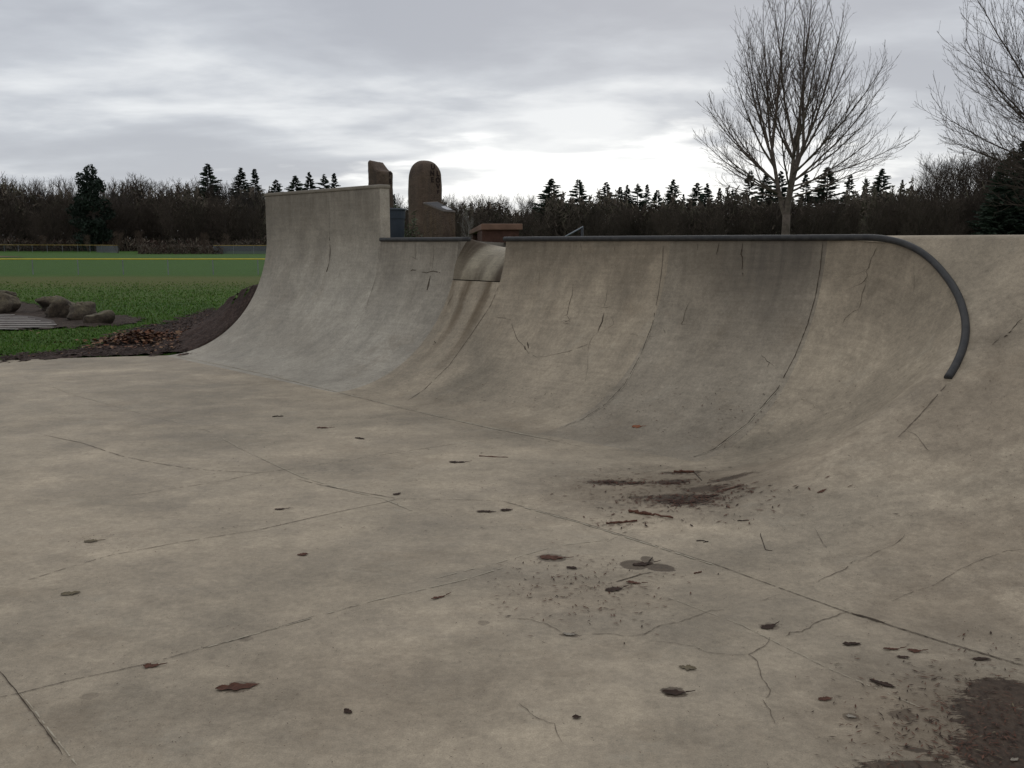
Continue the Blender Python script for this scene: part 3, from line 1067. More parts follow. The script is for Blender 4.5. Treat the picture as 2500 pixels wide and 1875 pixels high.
def ter_hit(u, v, far=60.0):
    """where a line of sight meets the terrain"""
    r = ray(u, v)
    k0 = 5.0
    for k in np.arange(6.0, far, 0.12):
        p = r * k + np.array([0, 0, EYE])
        if p[2] <= terrain_z(p[0], p[1]):
            for _ in range(12):
                km = (k0 + k) / 2
                q = r * km + np.array([0, 0, EYE])
                if q[2] <= terrain_z(q[0], q[1]):
                    k = km
                else:
                    k0 = km
            return r * k + np.array([0, 0, EYE])
        k0 = k
    return r * k + np.array([0, 0, EYE])


def lay_bed(name, outline, m, cell=0.05, lift=0.015, rag=0.12, seed=1):
    """a thin bed of earth following the ground, with a ragged edge"""
    xs = [p[0] for p in outline]
    ys = [p[1] for p in outline]
    X = np.arange(min(xs) - .2, max(xs) + .2, cell)
    Y = np.arange(min(ys) - .2, max(ys) + .2, cell)
    r_ = np.random.RandomState(seed)
    jx = sum(np.sin(np.add.outer(X * f * math.cos(a), Y * f * math.sin(a)) + ph) / k for f, a, ph, k in [(r_.uniform(4, 26), r_.uniform(0, 6), r_.uniform(0, 6), 2.2) for _ in range(8)])
    jy = sum(np.sin(np.add.outer(X * f * math.cos(a), Y * f * math.sin(a)) + ph) / k for f, a, ph, k in [(r_.uniform(4, 26), r_.uniform(0, 6), r_.uniform(0, 6), 2.2) for _ in range(8)])
    mb = MB()
    idx = {}
    poly = [(p[0], p[1]) for p in outline]
    def vid(i, j):
        if (i, j) not in idx:
            z = terrain_z(X[i], Y[j])
            s, n = X[i] * TT[0] + Y[j] * TT[1], X[i] * NN[0] + Y[j] * NN[1]
            idx[(i, j)] = len(mb.v)
            sl_ = math.hypot(terrain_z(X[i] + .1, Y[j]) - z, terrain_z(X[i], Y[j] + .1) - z) / .1
            mb.v.append((X[i], Y[j], z + lift + min(.05, .09 * sl_) + 0.012 * jx[i, j] + r_.uniform(0, 0.012)))
        return idx[(i, j)]
    for i in range(len(X) - 1):
        for j in range(len(Y) - 1):
            if inside((X[i] + rag * jx[i, j], Y[j] + rag * jy[i, j]), poly):
                mb.f.append([vid(i, j), vid(i + 1, j), vid(i + 1, j + 1), vid(i, j + 1)])
                mb.mi.append(0)
                mb.uv.append(None)
    o = mb.build(name, m, smooth=True)
    tag(o, kind='structure')
    return o


def earth(name, a, b, sc_=18):
    m, n, bs = mat(name)
    p = n.new('ShaderNodeNewGeometry').outputs['Position']
    f = n.noise(p, sc_, 6, 0.72)
    g = n.noise(p, 1.6, 5, 0.6)
    vor = n.new('ShaderNodeTexVoronoi')
    n.put(vor, 'Vector', p)
    n.put(vor, 'Scale', 30)
    c = n.mix(n.remap(f, 0.3, 0.7, 0, 1), a, b)
    c = n.mix(n.remap(n.sep(vor.outputs['Color'])[0], 0.55, 1.0, 0, 0.55), c, tuple(q * 1.7 for q in b))
    c = n.mix(1.0, c, n.comb(*[n.remap(g, 0.3, 0.7, 0.75, 1.2)] * 3), 'MULTIPLY')
    n.put(bs, 'Base Color', c)
    n.put(bs, 'Roughness', 0.95)
    n.put(bs, 'Specular IOR Level', 0.2)
    n.put(bs, 'Normal', n.bump(f, 1.0, 0.04))
    return m


m_mulch = earth('mulch', (0.028, 0.017, 0.013), (0.066, 0.044, 0.036))
m_soil = earth('bare_soil', (0.025, 0.017, 0.012), (0.062, 0.044, 0.034))
CL = 0.3255
mul_px = [(1330, 1485), (1150, 1512), (900, 1516), (640, 1522), (380, 1536), (0, 1566), (0, 1522), (380, 1488), (650, 1455), (770, 1405), (870, 1340), (1060, 1300), (1210, 1275),
          (1350, 1230), (1600, 1150), (1750, 1092), (1862, 1040), (1990, 990)]
mul = [ter_hit(a * CL, 380 + b * CL) for a, b in mul_px]
mul = mul + [W(S_END + 0.35, 7.6), W(S_END + 0.35, 5.6), W(S_END + 0.3, 5.05)]
mul_poly = [(p[0], p[1]) for p in mul]
lay_bed('mulch_bed', mul, m_mulch, 0.05, 0.03, 0.10, 3)
bed_px = [(-300, 705), (0, 735), (40, 738), (85, 745), (130, 770), (230, 775), (300, 772), (345, 782), (330, 792), (250, 797), (180, 801), (120, 806), (40, 808), (-300, 812)]
bed = [ter_hit(a, b) for a, b in bed_px]
bed_poly = [(p[0], p[1]) for p in bed]
lay_bed('soil_bed', bed, m_soil, 0.06, 0.02, 0.10, 5)

# distant bare infield of the ball field
inf = [at_depth(u, v, 10) for u, v in []]
mb = MB()
mb.face([(-190, 112, terrain_z(0, 112) + 0.05), (-74, 112, terrain_z(0, 112) + 0.05), (-62, 119, terrain_z(0, 119) + 0.05), (-72, 128, terrain_z(0, 128) + 0.05), (-190, 128, terrain_z(0, 128) + 0.05)])
tag(mb.build('dirt_infield', simple('infield_dirt', (0.10, 0.072, 0.042), 0.95, 0.3, 2.0)), kind='structure')

# paved pad with pale strips beside the boulders
m_pave = simple('pad_paving', (0.070, 0.057, 0.050), 0.85, 0.25, 5, bump=0.3)
m_strip = simple('pale_strip', (0.62, 0.58, 0.53), 0.8, 0.15, 10)
padp = [ter_hit(a, b) for a, b in [(-300, 752), (0, 772), (70, 776), (100, 780), (130, 787), (140, 800), (70, 806), (0, 809), (-300, 812)]]
mb = MB()
mb.face([(p[0], p[1], terrain_z(p[0], p[1]) + 0.05) for p in padp])
LS = 340 / 2212.0
for a, b, c, d_ in [(-1400, 610, 235, 550), (-1400, 598, 440, 592), (-1400, 632, 558, 624), (-1400, 656, 645, 651), (-1400, 688, 820, 677), (-1400, 712, 900, 714), (-1400, 740, 850, 756), (-1400, 765, 290, 788)]:
    p, q = ter_hit(a * LS, 690 + b * LS), ter_hit(c * LS, 690 + d_ * LS)
    t = (q - p) / np.linalg.norm(q - p)
    sd_ = np.array([-t[1], t[0], 0]) * 0.011
    z0 = 0.058
    pts = [p - sd_, q - sd_, q + sd_, p + sd_]
    mb.add([(x[0], x[1], terrain_z(x[0], x[1]) + z0) for x in pts] + [(x[0], x[1], terrain_z(x[0], x[1]) + z0 + 0.006) for x in pts],
           [(4, 5, 6, 7), (0, 1, 5, 4), (1, 2, 6, 5), (2, 3, 7, 6), (3, 0, 4, 7)], 1)
striped = mb.build('paved_pad', [m_pave, m_strip])
tag(striped, kind='structure')


# ------------------------------------------------------------------ boulders
def boulder(c, size, seed, rz, m, flat=0.0):
    import bmesh
    bm = bmesh.new()
    bmesh.ops.create_icosphere(bm, subdivisions=4, radius=1.0)
    r_ = np.random.RandomState(seed)
    dirs = r_.normal(size=(12, 3))
    dirs /= np.linalg.norm(dirs, axis=1, keepdims=True)
    offs = r_.uniform(0.48, 0.85, 12)
    wv = [(r_.normal(size=3) * f, r_.uniform(0, 6), a) for f, a in [(2, .09), (3, .06), (5, .045), (9, .028), (14, .020), (22, .013), (34, .008)]]
    for v in bm.verts:
        d = np.array(v.co)
        r = 1.0
        for dd, of in zip(dirs, offs):          # a few flat broken faces
            k = d @ dd
            if k > 1e-3 and of / k < r:
                r = 0.15 * r + 0.85 * of / k
        r += sum(a * math.sin(w_ @ d + ph) for w_, ph, a in wv)
        v.co = Vector(d * r)
    me = bpy.data.meshes.new('boulder')
    bm.to_mesh(me)
    bm.free()
    me.materials.append(m)
    me.polygons.foreach_set('use_smooth', [True] * len(me.polygons))
    try:
        me.set_sharp_from_angle(angle=rad(50))
    except Exception:
        pass
    o = bpy.data.objects.new('boulder', me)
    COL.objects.link(o)
    o.location = c
    o.scale = size
    o.rotation_euler = (0.1, -0.08, rz)
    return o


m_rock, n_, b_ = mat('boulder_stone')
p_ = n_.new('ShaderNodeNewGeometry')
zz = n_.sep(p_.outputs['Normal'])[2]
f1 = n_.noise(p_.outputs['Position'], 3.2, 7, 0.7)
f2 = n_.noise(p_.outputs['Position'], 22, 5, 0.7)
rc = n_.mix(n_.remap(f1, 0.32, 0.68, 0, 1), (0.026, 0.018, 0.012), (0.085, 0.063, 0.042))
pale_top = n_.math('MULTIPLY', n_.remap(zz, 0.25, 0.85, 0, 1), n_.remap(f1, 0.35, 0.6, 0.2, 0.75))  # stone gets paler on upward-facing parts
rc = n_.mix(pale_top, rc, (0.125, 0.105, 0.060))
rc = n_.mix(1.0, rc, n_.comb(*[n_.remap(f2, 0.32, 0.68, 0.5, 1.5)] * 3), 'MULTIPLY')
n_.put(b_, 'Base Color', rc)
n_.put(b_, 'Roughness', 0.9)
n_.put(b_, 'Normal', n_.bump(n_.math('ADD', f1, n_.math('MULTIPLY', f2, 0.4)), 0.9, 0.05))
for (u0, u1, vt, vb, sd_, rz, dep, lab) in [
        (80, 172, 720, 766, 11, 0.3, 0.0, 'flat topped pale boulder lying behind the others of its cluster'),
        (103, 176, 735, 782, 23, 1.1, 0.0, 'dark rounded boulder in front of the flat topped pale one'),
        (156, 228, 730, 787, 37, 2.0, 0.0, 'tall dark boulder in the middle of the cluster by the lawn'),
        (190, 274, 757, 797, 51, 0.6, 0.0, 'low pale brown boulder at the end of the cluster nearest the mulch'),
        (-52, 44, 721, 771, 65, 0.2, 0.0, 'dark reddish boulder beside the white striped pad'),
        (-60, 18, 710, 733, 79, 1.4, 0.0, 'low pale topped boulder peeping over the dark reddish one')]:
    q = ter_hit((u0 + u1) / 2, vb - 3)
    dpt = q[1]
    wd = (u1 - u0) / FPX * dpt
    ht = (vb - vt) / FPX * dpt
    c = (q[0], q[1] + wd * 0.3, q[2] + ht * 0.34)
    o = boulder(c, (wd * 0.55, wd * 0.45, ht * 0.72), sd_, rz * 0.25, m_rock)
    tag(o, lab, 'boulder', 'boulders beside the striped pad')

# ------------------------------------------------------------------ loose leaves, chips and grass (uncountable)
def bed_inside(p):
    return inside((p[0], p[1]), mul_poly) or inside((p[0], p[1]), bed_poly)


nr = np.random.RandomState(21)


def card_mesh(name, centres, sizes, mats, mis, tilt=0.5, aspect=1.8, nrm=None):
    """many small curled leaf or twig faces as one mesh"""
    V, F, MI = [], [], []
    for k, (c, sz) in enumerate(zip(centres, sizes)):
        a = nr.uniform(0, 2 * math.pi)
        t = np.array([math.cos(a), math.sin(a), nr.uniform(-tilt, tilt)])
        up = np.array([nr.uniform(-tilt, tilt), nr.uniform(-tilt, tilt), 1.0]) if nrm is None else nrm[k]
        t -= up * (t @ up) / (up @ up) * (1 - tilt)
        t /= np.linalg.norm(t)
        s_ = np.cross(up, t)
        s_ /= np.linalg.norm(s_)
        asp = aspect * nr.uniform(0.7, 1.4)
        L, B = sz, sz / asp
        o = len(V)
        V += [c - t * L * .5, c + s_ * B * .5 + np.array([0, 0, nr.uniform(0, .2) * B * tilt]), c + t * L * .5, c - s_ * B * .5 + np.array([0, 0, nr.uniform(0, .2) * B * tilt])]
        F.append((o, o + 1, o + 2, o + 3))
        MI.append(mis[k])
    me = bpy.data.meshes.new(name)
    me.from_pydata([tuple(map(float, v)) for v in V], [], F)
    for m in mats:
        me.materials.append(m)
    me.polygons.foreach_set('material_index', MI)
    o = bpy.data.objects.new(name, me)
    COL.objects.link(o)
    o['kind'] = 'stuff'
    return o


m_leafA = simple('leaf_rust', (0.135, 0.058, 0.030), 0.8, 0.4, 40)
m_leafB = simple('leaf_dark', (0.050, 0.026, 0.019), 0.75, 0.4, 40)
m_leafC = simple('leaf_tan', (0.215, 0.130, 0.078), 0.8, 0.3, 40)
m_chip = simple('mulch_chip', (0.050, 0.034, 0.029), 0.9, 0.4, 40)
m_chipd = simple('mulch_chip_dark', (0.026, 0.017, 0.014), 0.9, 0.4, 40)
# heap of dead leaves at the foot of the mulch
cen, siz, mi_ = [], [], []
hp = ter_hit(330, 850)
hp2 = ter_hit(360, 832)
for k in range(850):
    g = nr.normal(size=2) * .85
    c = hp * 0.5 + hp2 * 0.5 + np.array([g[0] * 0.40, g[1] * 0.26, 0])
    if SN(c)[1] < 4.9 and c[1] < 13.2:
        continue
    rr = (g[0] / 1.4) ** 2 + (g[1] / 1.4) ** 2
    c[2] = terrain_z(c[0], c[1]) + 0.06 + 0.17 * math.exp(-rr) * nr.uniform(0.2, 1)
    cen.append(c)
    siz.append(nr.uniform(0.05, 0.11))
    mi_.append(int(nr.choice(3, p=[.42, .36, .22])))
card_mesh('leaf_heap', cen, siz, [m_leafA, m_leafB, m_leafC], mi_, 0.7, 1.6)
cen, siz, mi_ = [], [], []
xs = [p[0] for p in mul_poly]; ys = [p[1] for p in mul_poly]
while len(cen) < 7000:
    x, y = nr.uniform(min(xs), max(xs)), nr.uniform(min(ys), max(ys))
    if not inside((x, y), mul_poly):
        continue
    cen.append(np.array([x, y, terrain_z(x, y) + 0.055 + nr.uniform(0, .012)]))
    siz.append(nr.uniform(0.025, 0.07))
    mi_.append(int(nr.choice(4, p=[.58, .36, .04, .02])))
card_mesh('mulch_chips', cen, siz, [m_chipd, m_chip, m_leafA, m_leafC], mi_, 0.5, 2.2)
# scattered rust leaves around the heap and in the grass edge
cen, siz, mi_ = [], [], []
for k in range(330):
    u, v = nr.uniform(200, 440), nr.uniform(815, 862)
    p = ter_hit(u, v)
    if not inside((p[0], p[1]), mul_poly):
        continue
    cen.append(p + np.array([0, 0, 0.075])); siz.append(nr.uniform(.05, .09)); mi_.append(int(nr.choice(3, p=[.5, .2, .3])))
for u, v in [(195, 832), (190, 838), (186, 840), (77, 814), (93, 820), (160, 814), (68, 839), (166, 845), (120, 865), (130, 867)]:
    p = ter_hit(u, v)
    cen.append(p + np.array([0, 0, 0.05])); siz.append(.1); mi_.append(2)
card_mesh('fallen_leaves', cen, siz, [m_leafA, m_leafB, m_leafC], mi_, 0.5, 1.6)

# grass blades on the near lawn
V, F, MI = [], [], []
cnt = 0
while cnt < 80000:
    d = 11.8 + 36 * nr.uniform() ** 1.8
    u = nr.uniform(-330, 720)
    x = (u - CX) / FPX * d * 1.02
    s, n = x * TT[0] + d * TT[1], x * NN[0] + d * NN[1]
    cnt += 1
    if s > left_s(n) - 0.04 and n < e0[1]:
        continue
    if s > S_END - 0.1:
        continue
    if nr.uniform() < (d - 22) / 26:
        continue
    if inside((x, d), mul_poly) and nr.uniform() < 0.985:
        continue
    if inside((x, d), bed_poly):
        continue
    z = terrain_z(x, d) - 0.005
    h_ = nr.uniform(0.02, 0.055) * (1 + 0.012 * (d - 12))
    wd = nr.uniform(0.006, 0.014) * (1 + 0.05 * (d - 12))
    a = nr.uniform(0, math.pi)
    lx, ly = nr.normal(size=2) * 0.022
    o = len(V)
    V += [(x - wd * math.cos(a), d - wd * math.sin(a), z), (x + wd * math.cos(a), d + wd * math.sin(a), z), (x + lx, d + ly, z + h_)]
    F.append((o, o + 1, o + 2))
    MI.append(int(nr.choice(3, p=[.5, .35, .15])))
me = bpy.data.meshes.new('grass')
me.from_pydata(V, [], F)
for m in (simple('grass_blade', (0.070, 0.148, 0.020), 0.8, 0.35, 1.2, spec=.2), simple('grass_blade_dark', (0.053, 0.114, 0.016), 0.8, 0.35, 1.2, spec=.2), simple('grass_blade_pale', (0.105, 0.135, 0.032), 0.8, 0.3, 1.2, spec=.2)):
    me.materials.append(m)
me.polygons.foreach_set('material_index', MI)
o = bpy.data.objects.new('grass', me)
COL.objects.link(o)
o['kind'] = 'stuff'

# ------------------------------------------------------------------ ball-field fences
m_yel = simple('yellow_cap', (0.62, 0.47, 0.045), 0.6, 0.12, 3)
m_yel2 = simple('faded_yellow_cap', (0.36, 0.255, 0.07), 0.6, 0.12, 3)
m_galv = simple('galvanised', (0.20, 0.21, 0.22), 0.5, 0.15, 8, metal=.4)
def chain(name, dens, col):
    m, n, bs = mat(name)
    n.put(bs, 'Base Color', col)
    n.put(bs, 'Roughness', 0.6)
    p = n.new('ShaderNodeNewGeometry').outputs['Position']
    q = n.mapping(p, rot=(0, rad(45), 0), scale=(16, 16, 16))
    wx = n.sep(n.vmath('FRACTION', q))
    wire = n.math('MAXIMUM', n.math('LESS_THAN', wx[0], dens), n.math('LESS_THAN', wx[2], dens))
    tr = n.new('ShaderNodeBsdfTransparent')
    mx = n.new('ShaderNodeMixShader')
    n.put(mx, 0, wire)
    n.l.new(tr.outputs[0], mx.inputs[1])
    n.l.new(bs.outputs[0], mx.inputs[2])
    out = [k for k in n.n if k.type == 'OUTPUT_MATERIAL'][0]
    n.l.new(mx.outputs[0], out.inputs[0])
    return m
m_chain = chain('chain_link', 0.03, (0.06, 0.08, 0.07))
m_screen = chain('wind_screen', 0.55, (0.085, 0.092, 0.10))


def fence(path, hgt, capm, lab, veil, dens=None):
    root = empty('chain_link_fence', path[0])
    bpy.context.view_layer.update()
    inv = root.matrix_world.inverted()
    def adopt(o, nm=None):
        o.parent = root
        o.matrix_parent_inverse = inv
        return o
    path = np.array(path)
    d = np.concatenate([[0], np.cumsum(np.linalg.norm(np.diff(path[:, :2], axis=0), axis=1))])
    m = max(2, int(d[-1] / 3.0) + 1)
    q = np.linspace(0, d[-1], m)
    P = np.stack([np.interp(q, d, path[:, k]) for k in range(3)], 1)
    for p in P:
        p[2] = terrain_z(p[0], p[1])
    top = P + np.array([0, 0, hgt])
    mb = MB(); mb.tube(top, 0.037, 8); adopt(mb.build('rail', capm, smooth=True))
    mb = MB(); mb.grid(np.stack([P + np.array([0, 0, .03]), top - np.array([0, 0, .05])], 1)); adopt(mb.build('mesh_panel', veil))
    for p, t in zip(P, top):
        mb = MB(); mb.tube([p - np.array([0, 0, .1]), t], 0.03, 6); adopt(mb.build('post', m_galv))
    return tag(root, lab, 'fence')


fence([(-50, 61.5, 0), (-30, 62, 0), (-17, 62, 0), (-8, 61, 0)], 1.03, m_yel, 'low chain link fence with bright yellow top cap across the whole lawn', m_chain)
fence([(-125, 168, 0), (-100, 166, 0), (-82, 160, 0), (-70, 151, 0), (-60, 137, 0)][0:3] + [(-73, 157.5, 0), (-66.2, 153.5, 0), (-63.5, 150.5, 0)], 1.25, m_yel2, 'far faded yellow capped fence ending in a grey screened panel', m_chain)
fence([(-45.5, 142, 0), (-40, 141.5, 0), (-30, 143, 0)], 1.3, m_yel2, 'far grey screened fence with thin yellow cap beside the extension wall', m_screen)
mb = MB()
gp = [(-69.5, 155.8), (-66.3, 153.4), (-63.6, 150.4)]
g_ = []
for x, y in gp:
    z = terrain_z(x, y)
    g_.append([(x + .05, y - .12, z + 0.05), (x + .05, y - .12, z + 1.15)])
mb.grid(np.array(g_))
scr = mb.build('wind_screen', m_screen)
tag(scr, 'grey wind screen tied on the end of the far yellow capped fence', 'wind screen')

# ------------------------------------------------------------------ stone pillars, plaque stone, bin and low wall on the plaza behind the ramp
def stone(name, a, b, c):
    m, n, bs = mat(name)
    p = n.new('ShaderNodeNewGeometry').outputs['Position']
    f = n.noise(p, 2.3, 7, 0.68, 0.4)
    g = n.noise(n.mapping(p, scale=(6, 6, 0.6)), 1.3, 5, 0.6)
    h_ = n.noise(p, 30, 5, 0.7)
    cc = n.mix(n.remap(f, 0.3, 0.7, 0, 1), a, b)
    cc = n.mix(n.remap(g, 0.5, 0.75, 0, 0.6), cc, c)
    cc = n.mix(1.0, cc, n.comb(*[n.remap(h_, 0.25, 0.75, 0.78, 1.22)] * 3), 'MULTIPLY')
    n.put(bs, 'Base Color', cc)
    n.put(bs, 'Roughness', 0.9)
    n.put(bs, 'Normal', n.bump(n.math('ADD', f, n.math('MULTIPLY', h_, .5)), 1.0, 0.07))
    return m


m_pil = stone('pillar_stone', (0.058, 0.038, 0.026), (0.150, 0.102, 0.070), (0.050, 0.035, 0.026))
m_ped = stone('plaque_stone', (0.052, 0.034, 0.022), (0.125, 0.083, 0.053), (0.16, 0.108, 0.054))
m_cut = simple('carved_letters', (0.030, 0.020, 0.017), 0.95, 0.2, 20)
GP = 1.15


def pillar(u0, u1, vtop, D, rz, aspect, topfn, lab, expo=4.5, seed=1, flare=0.08):
    c = at_depth((u0 + u1) / 2, vtop, D)
    wd = (u1 - u0) / FPX * D
    ztop = c[2]
    root = empty('stone_pillar', (c[0], D, GP - 0.1), rz)
    hw = wd / 2 / (abs(math.cos(rz)) * 0.93 + aspect * abs(math.sin(rz)) * 0.93)
    hd = hw * aspect
    Hh = ztop - (GP - 0.1)
    r_ = np.random.RandomState(seed)
    wv = [(r_.normal(size=3) * f, r_.uniform(0, 6), a) for f, a in [(3, .030), (6, .020), (12, .012), (20, .007), (33, .004)]]
    mb = MB()
    M, K = 72, 46
    V = []
    for k in range(K):
        t = k / (K - 1)
        row = []
        for j in range(M):
            a = 2 * math.pi * j / M
            ca, sa = math.cos(a), math.sin(a)
            ex = 2 / expo
            x = hw * math.copysign(abs(ca) ** ex, ca)
            y = hd * math.copysign(abs(sa) ** ex, sa)
            x, y, z = topfn(x / hw, y / hd, t, hw, hd, Hh)
            fl = 1 + flare * max(0, 1 - z / (0.55 * Hh)) ** 2
            x *= fl; y *= fl
            q = np.array([x, y, z])
            dn = sum(am * math.sin(w_ @ q + ph) for w_, ph, am in wv)
            row.append((x * (1 + dn), y * (1 + dn), z + dn * 0.4))
        V.append(row + [row[0]])
    mb.grid(np.array(V), flip=True)
    mb.face([V[-1][j] for j in range(M)])
    o = mb.build('shaft', m_pil, root, smooth=True)
    try:
        o.data.set_sharp_from_angle(angle=rad(40))
    except Exception:
        pass
    tag(root, lab, 'stone pillar', 'carved stone pillars behind the ramp')
    return root, hw, hd, Hh


def dome(x, y, t, hw, hd, Hh):
    tt = 0.70
    if t < tt:
        return x * hw, y * hd, t / tt * (Hh * 0.86)
    a = (t - tt) / (1 - tt) * math.pi / 2 * 0.985
    return x * hw * math.cos(a) ** 0.75, y * hd * math.cos(a) ** 0.75, Hh * 0.86 + Hh * 0.14 * math.sin(a) ** 1.1


def scoop(x, y, t, hw, hd, Hh):
    e_ = [-1, -.72, -.45, -.1, .25, .6, .9, 1.0]
    zt = [0.955, 1.0, 0.995, 0.95, 0.905, 0.90, 0.885, 0.86]
    if t > 0.9:
        k = 1 - (t - 0.9) / 0.1
        return x * hw * k, y * hd * k, Hh * np.interp(x * k * .9 + y * k * 0.1, e_, zt) - 0.02 * (1 - k) * Hh * 0.1
    return x * hw, y * hd, t / 0.9 * Hh * np.interp(x * .9 + y * 0.1, e_, zt)


def carve(root, rows, face_y, hw, size, m=None):
    """raised-edge letter blanks set 4 mm proud of the stone face, all one mesh"""
    dg = bpy.context.evaluated_depsgraph_get()
    mb = MB()
    for txt, x, z in rows:
        cu = bpy.data.curves.new('lettering', 'FONT')
        cu.body = txt
        cu.size = size
        cu.extrude = 0.004
        cu.offset = 0.006
        cu.align_x = 'CENTER'
        to = bpy.data.objects.new('lettering', cu)
        COL.objects.link(to)
        bpy.context.view_layer.update()
        me = bpy.data.meshes.new_from_object(to.evaluated_get(bpy.context.evaluated_depsgraph_get()))
        # letters stand upright on the +X side of the pillar
        vs = [(face_y + v.co.z, x + v.co.x, z + v.co.y) for v in me.vertices]
        mb.add(vs, [list(p.vertices) for p in me.polygons])
        bpy.data.objects.remove(to)
        bpy.data.curves.remove(cu)
        bpy.data.meshes.remove(me)
    o = mb.build('lettering', m_cut, root)
    return o


# the side towards +X of each pillar carries the letters; it is turned to show as the narrow right-hand side
D1 = 20.0
r1, hw, hd, Hh = pillar(995, 1078, 391, D1, rad(-48), 1.15, dome, 'tall round topped brown stone pillar carved with letters behind the plaque stone', seed=4)
zr = lambda v: EYE + (HOR - v) / FPX * D1 - (GP - 0.1)
carve(r1, [('U', 0.02, zr(421)), ('N', 0.0, zr(436)), ('L', 0.15, zr(436)), ('E', 0.0, zr(451)), ('O', 0.15, zr(451)), ('V', 0.15, zr(466)), ('E', 0.15, zr(481))], hw * 1.012, hw, 0.145)
D2 = 22.0
r2, hw2, hd2, Hh2 = pillar(897, 959, 391, D2, rad(-40), 1.1, scoop, 'brown stone pillar with scooped broken top rising behind the extension wall', seed=9, flare=0.22)
zr = lambda v: EYE + (HOR - v) / FPX * D2 - (GP - 0.1)
carve(r2, [('P', 0.10, zr(437)), ('E', 0.10, zr(453))], hw2 * 1.02, hw2, 0.15)

# plaque stone
root = empty('plaque_stone', (at_depth(1070, 540, 16.8)[0], 16.8, GP - 0.1))
cors = [(1034, 500.0, 16.85), (1082, 518.5, 16.45), (1111, 520.5, 16.75), (1068, 498.0, 17.15)]
ox, oy, oz = root.location
tp = [np.array([at_depth(u, v, d)[0] - ox, d - oy, EYE + (HOR - v) / FPX * d - oz]) for u, v, d in cors]
bt = [np.array([p[0] * 1.04, p[1] * 1.04, 0]) for p in tp]
mb = MB()
sides = 10
for i in range(4):
    a, b, c, d = bt[i], bt[(i + 1) % 4], tp[(i + 1) % 4], tp[i]
    G = []
    for x in np.linspace(0, 1, 9):
        col_ = []
        for y in np.linspace(0, 1, 14):
            q = (a * (1 - x) + b * x) * (1 - y) + (d * (1 - x) + c * x) * y
            nrm_ = np.cross(b - a, d - a); nrm_ /= np.linalg.norm(nrm_)
            k = math.sin(math.pi * x) * math.sin(math.pi * min(1, y))
            q = q + nrm_ * (0.012 * math.sin(9 * x + 7 * y + i) + 0.01 * math.sin(21 * y + 13 * x)) * k
            col_.append(q)
        G.append(col_)
    mb.grid(np.array(G))
mb.face(tp)
pb = mb.build('block', m_ped, root)
ctr = sum(tp) / 4
nrm_ = np.cross(tp[1] - tp[0], tp[3] - tp[0]); nrm_ /= np.linalg.norm(nrm_)
def slab(k, lo, hi):
    base = [ctr + (p - ctr) * k for p in tp]
    return [p + nrm_ * lo for p in base] + [p + nrm_ * hi for p in base]
FC = [(3, 2, 1, 0), (4, 5, 6, 7), (0, 1, 5, 4), (1, 2, 6, 5), (2, 3, 7, 6), (3, 0, 4, 7)]
mb = MB(); mb.add(slab(1.03, 0.0, 0.02), FC); fr = mb.build('frame', simple('plaque_frame', (0.15, 0.13, 0.115), 0.85, 0.15, 20), root)
mb = MB(); mb.add(slab(0.90, 0.0205, 0.026), FC); mb.build('plaque', simple('plaque_black', (0.03, 0.03, 0.034), 0.8, 0.2, 20), fr)
half = [ctr + (p - ctr) * 0.80 for p in tp]
hm = [half[0] * 0.3 + half[1] * 0.35 + half[2] * .25 + half[3] * .1, half[1] * .55 + half[2] * .45, half[2], half[3] * 0.5 + half[2] * 0.5]
mb = MB(); mb.add([p + nrm_ * 0.0262 for p in hm] + [p + nrm_ * 0.029 for p in hm], FC); mb.build('picture', simple('plaque_pale', (0.42, 0.42, 0.44), 0.8, 0.1, 20), fr)
tag(root, 'short brown stone with a slanted information plaque on its top', 'plaque stone')

# litter bin
D3 = 15.6
cx = at_depth(950, 560, D3)[0]
root = empty('litter_bin', (cx, D3, GP - 0.1))
m_bin = simple('bin_blue_grey', (0.030, 0.040, 0.052), 0.55, 0.15, 10)
m_bin2 = simple('bin_rim', (0.060, 0.072, 0.085), 0.45, 0.15, 10)
zt = EYE + (HOR - 512) / FPX * D3 - (GP - 0.1)
def lathe(pr, sides=40):
    return np.array([[(r_ * math.cos(a), r_ * math.sin(a), z) for a in np.linspace(0, 2 * math.pi, sides + 1)] for r_, z in pr])
mb = MB(); mb.grid(lathe([(0.0, .02), (.205, .02), (.22, .04), (.262, zt - .17)]), flip=True)
mb.build('body', m_bin, root, smooth=True)
mb = MB(); mb.grid(lathe([(.262, zt - .17), (.272, zt - .165), (.276, zt - .03), (.262, zt - .03)]), flip=True); mb.build('band', m_bin, root, smooth=False)
mb = MB(); mb.grid(lathe([(.262, zt - .029), (.290, zt - .028), (.296, zt - .01), (.285, zt + .004), (.25, zt + .004), (.245, zt - .2), (0, zt - .22)]), flip=True); mb.build('rim', m_bin2, root, smooth=True)
tag(root, 'dark blue grey round litter bin half hidden by the extension wall', 'litter bin')

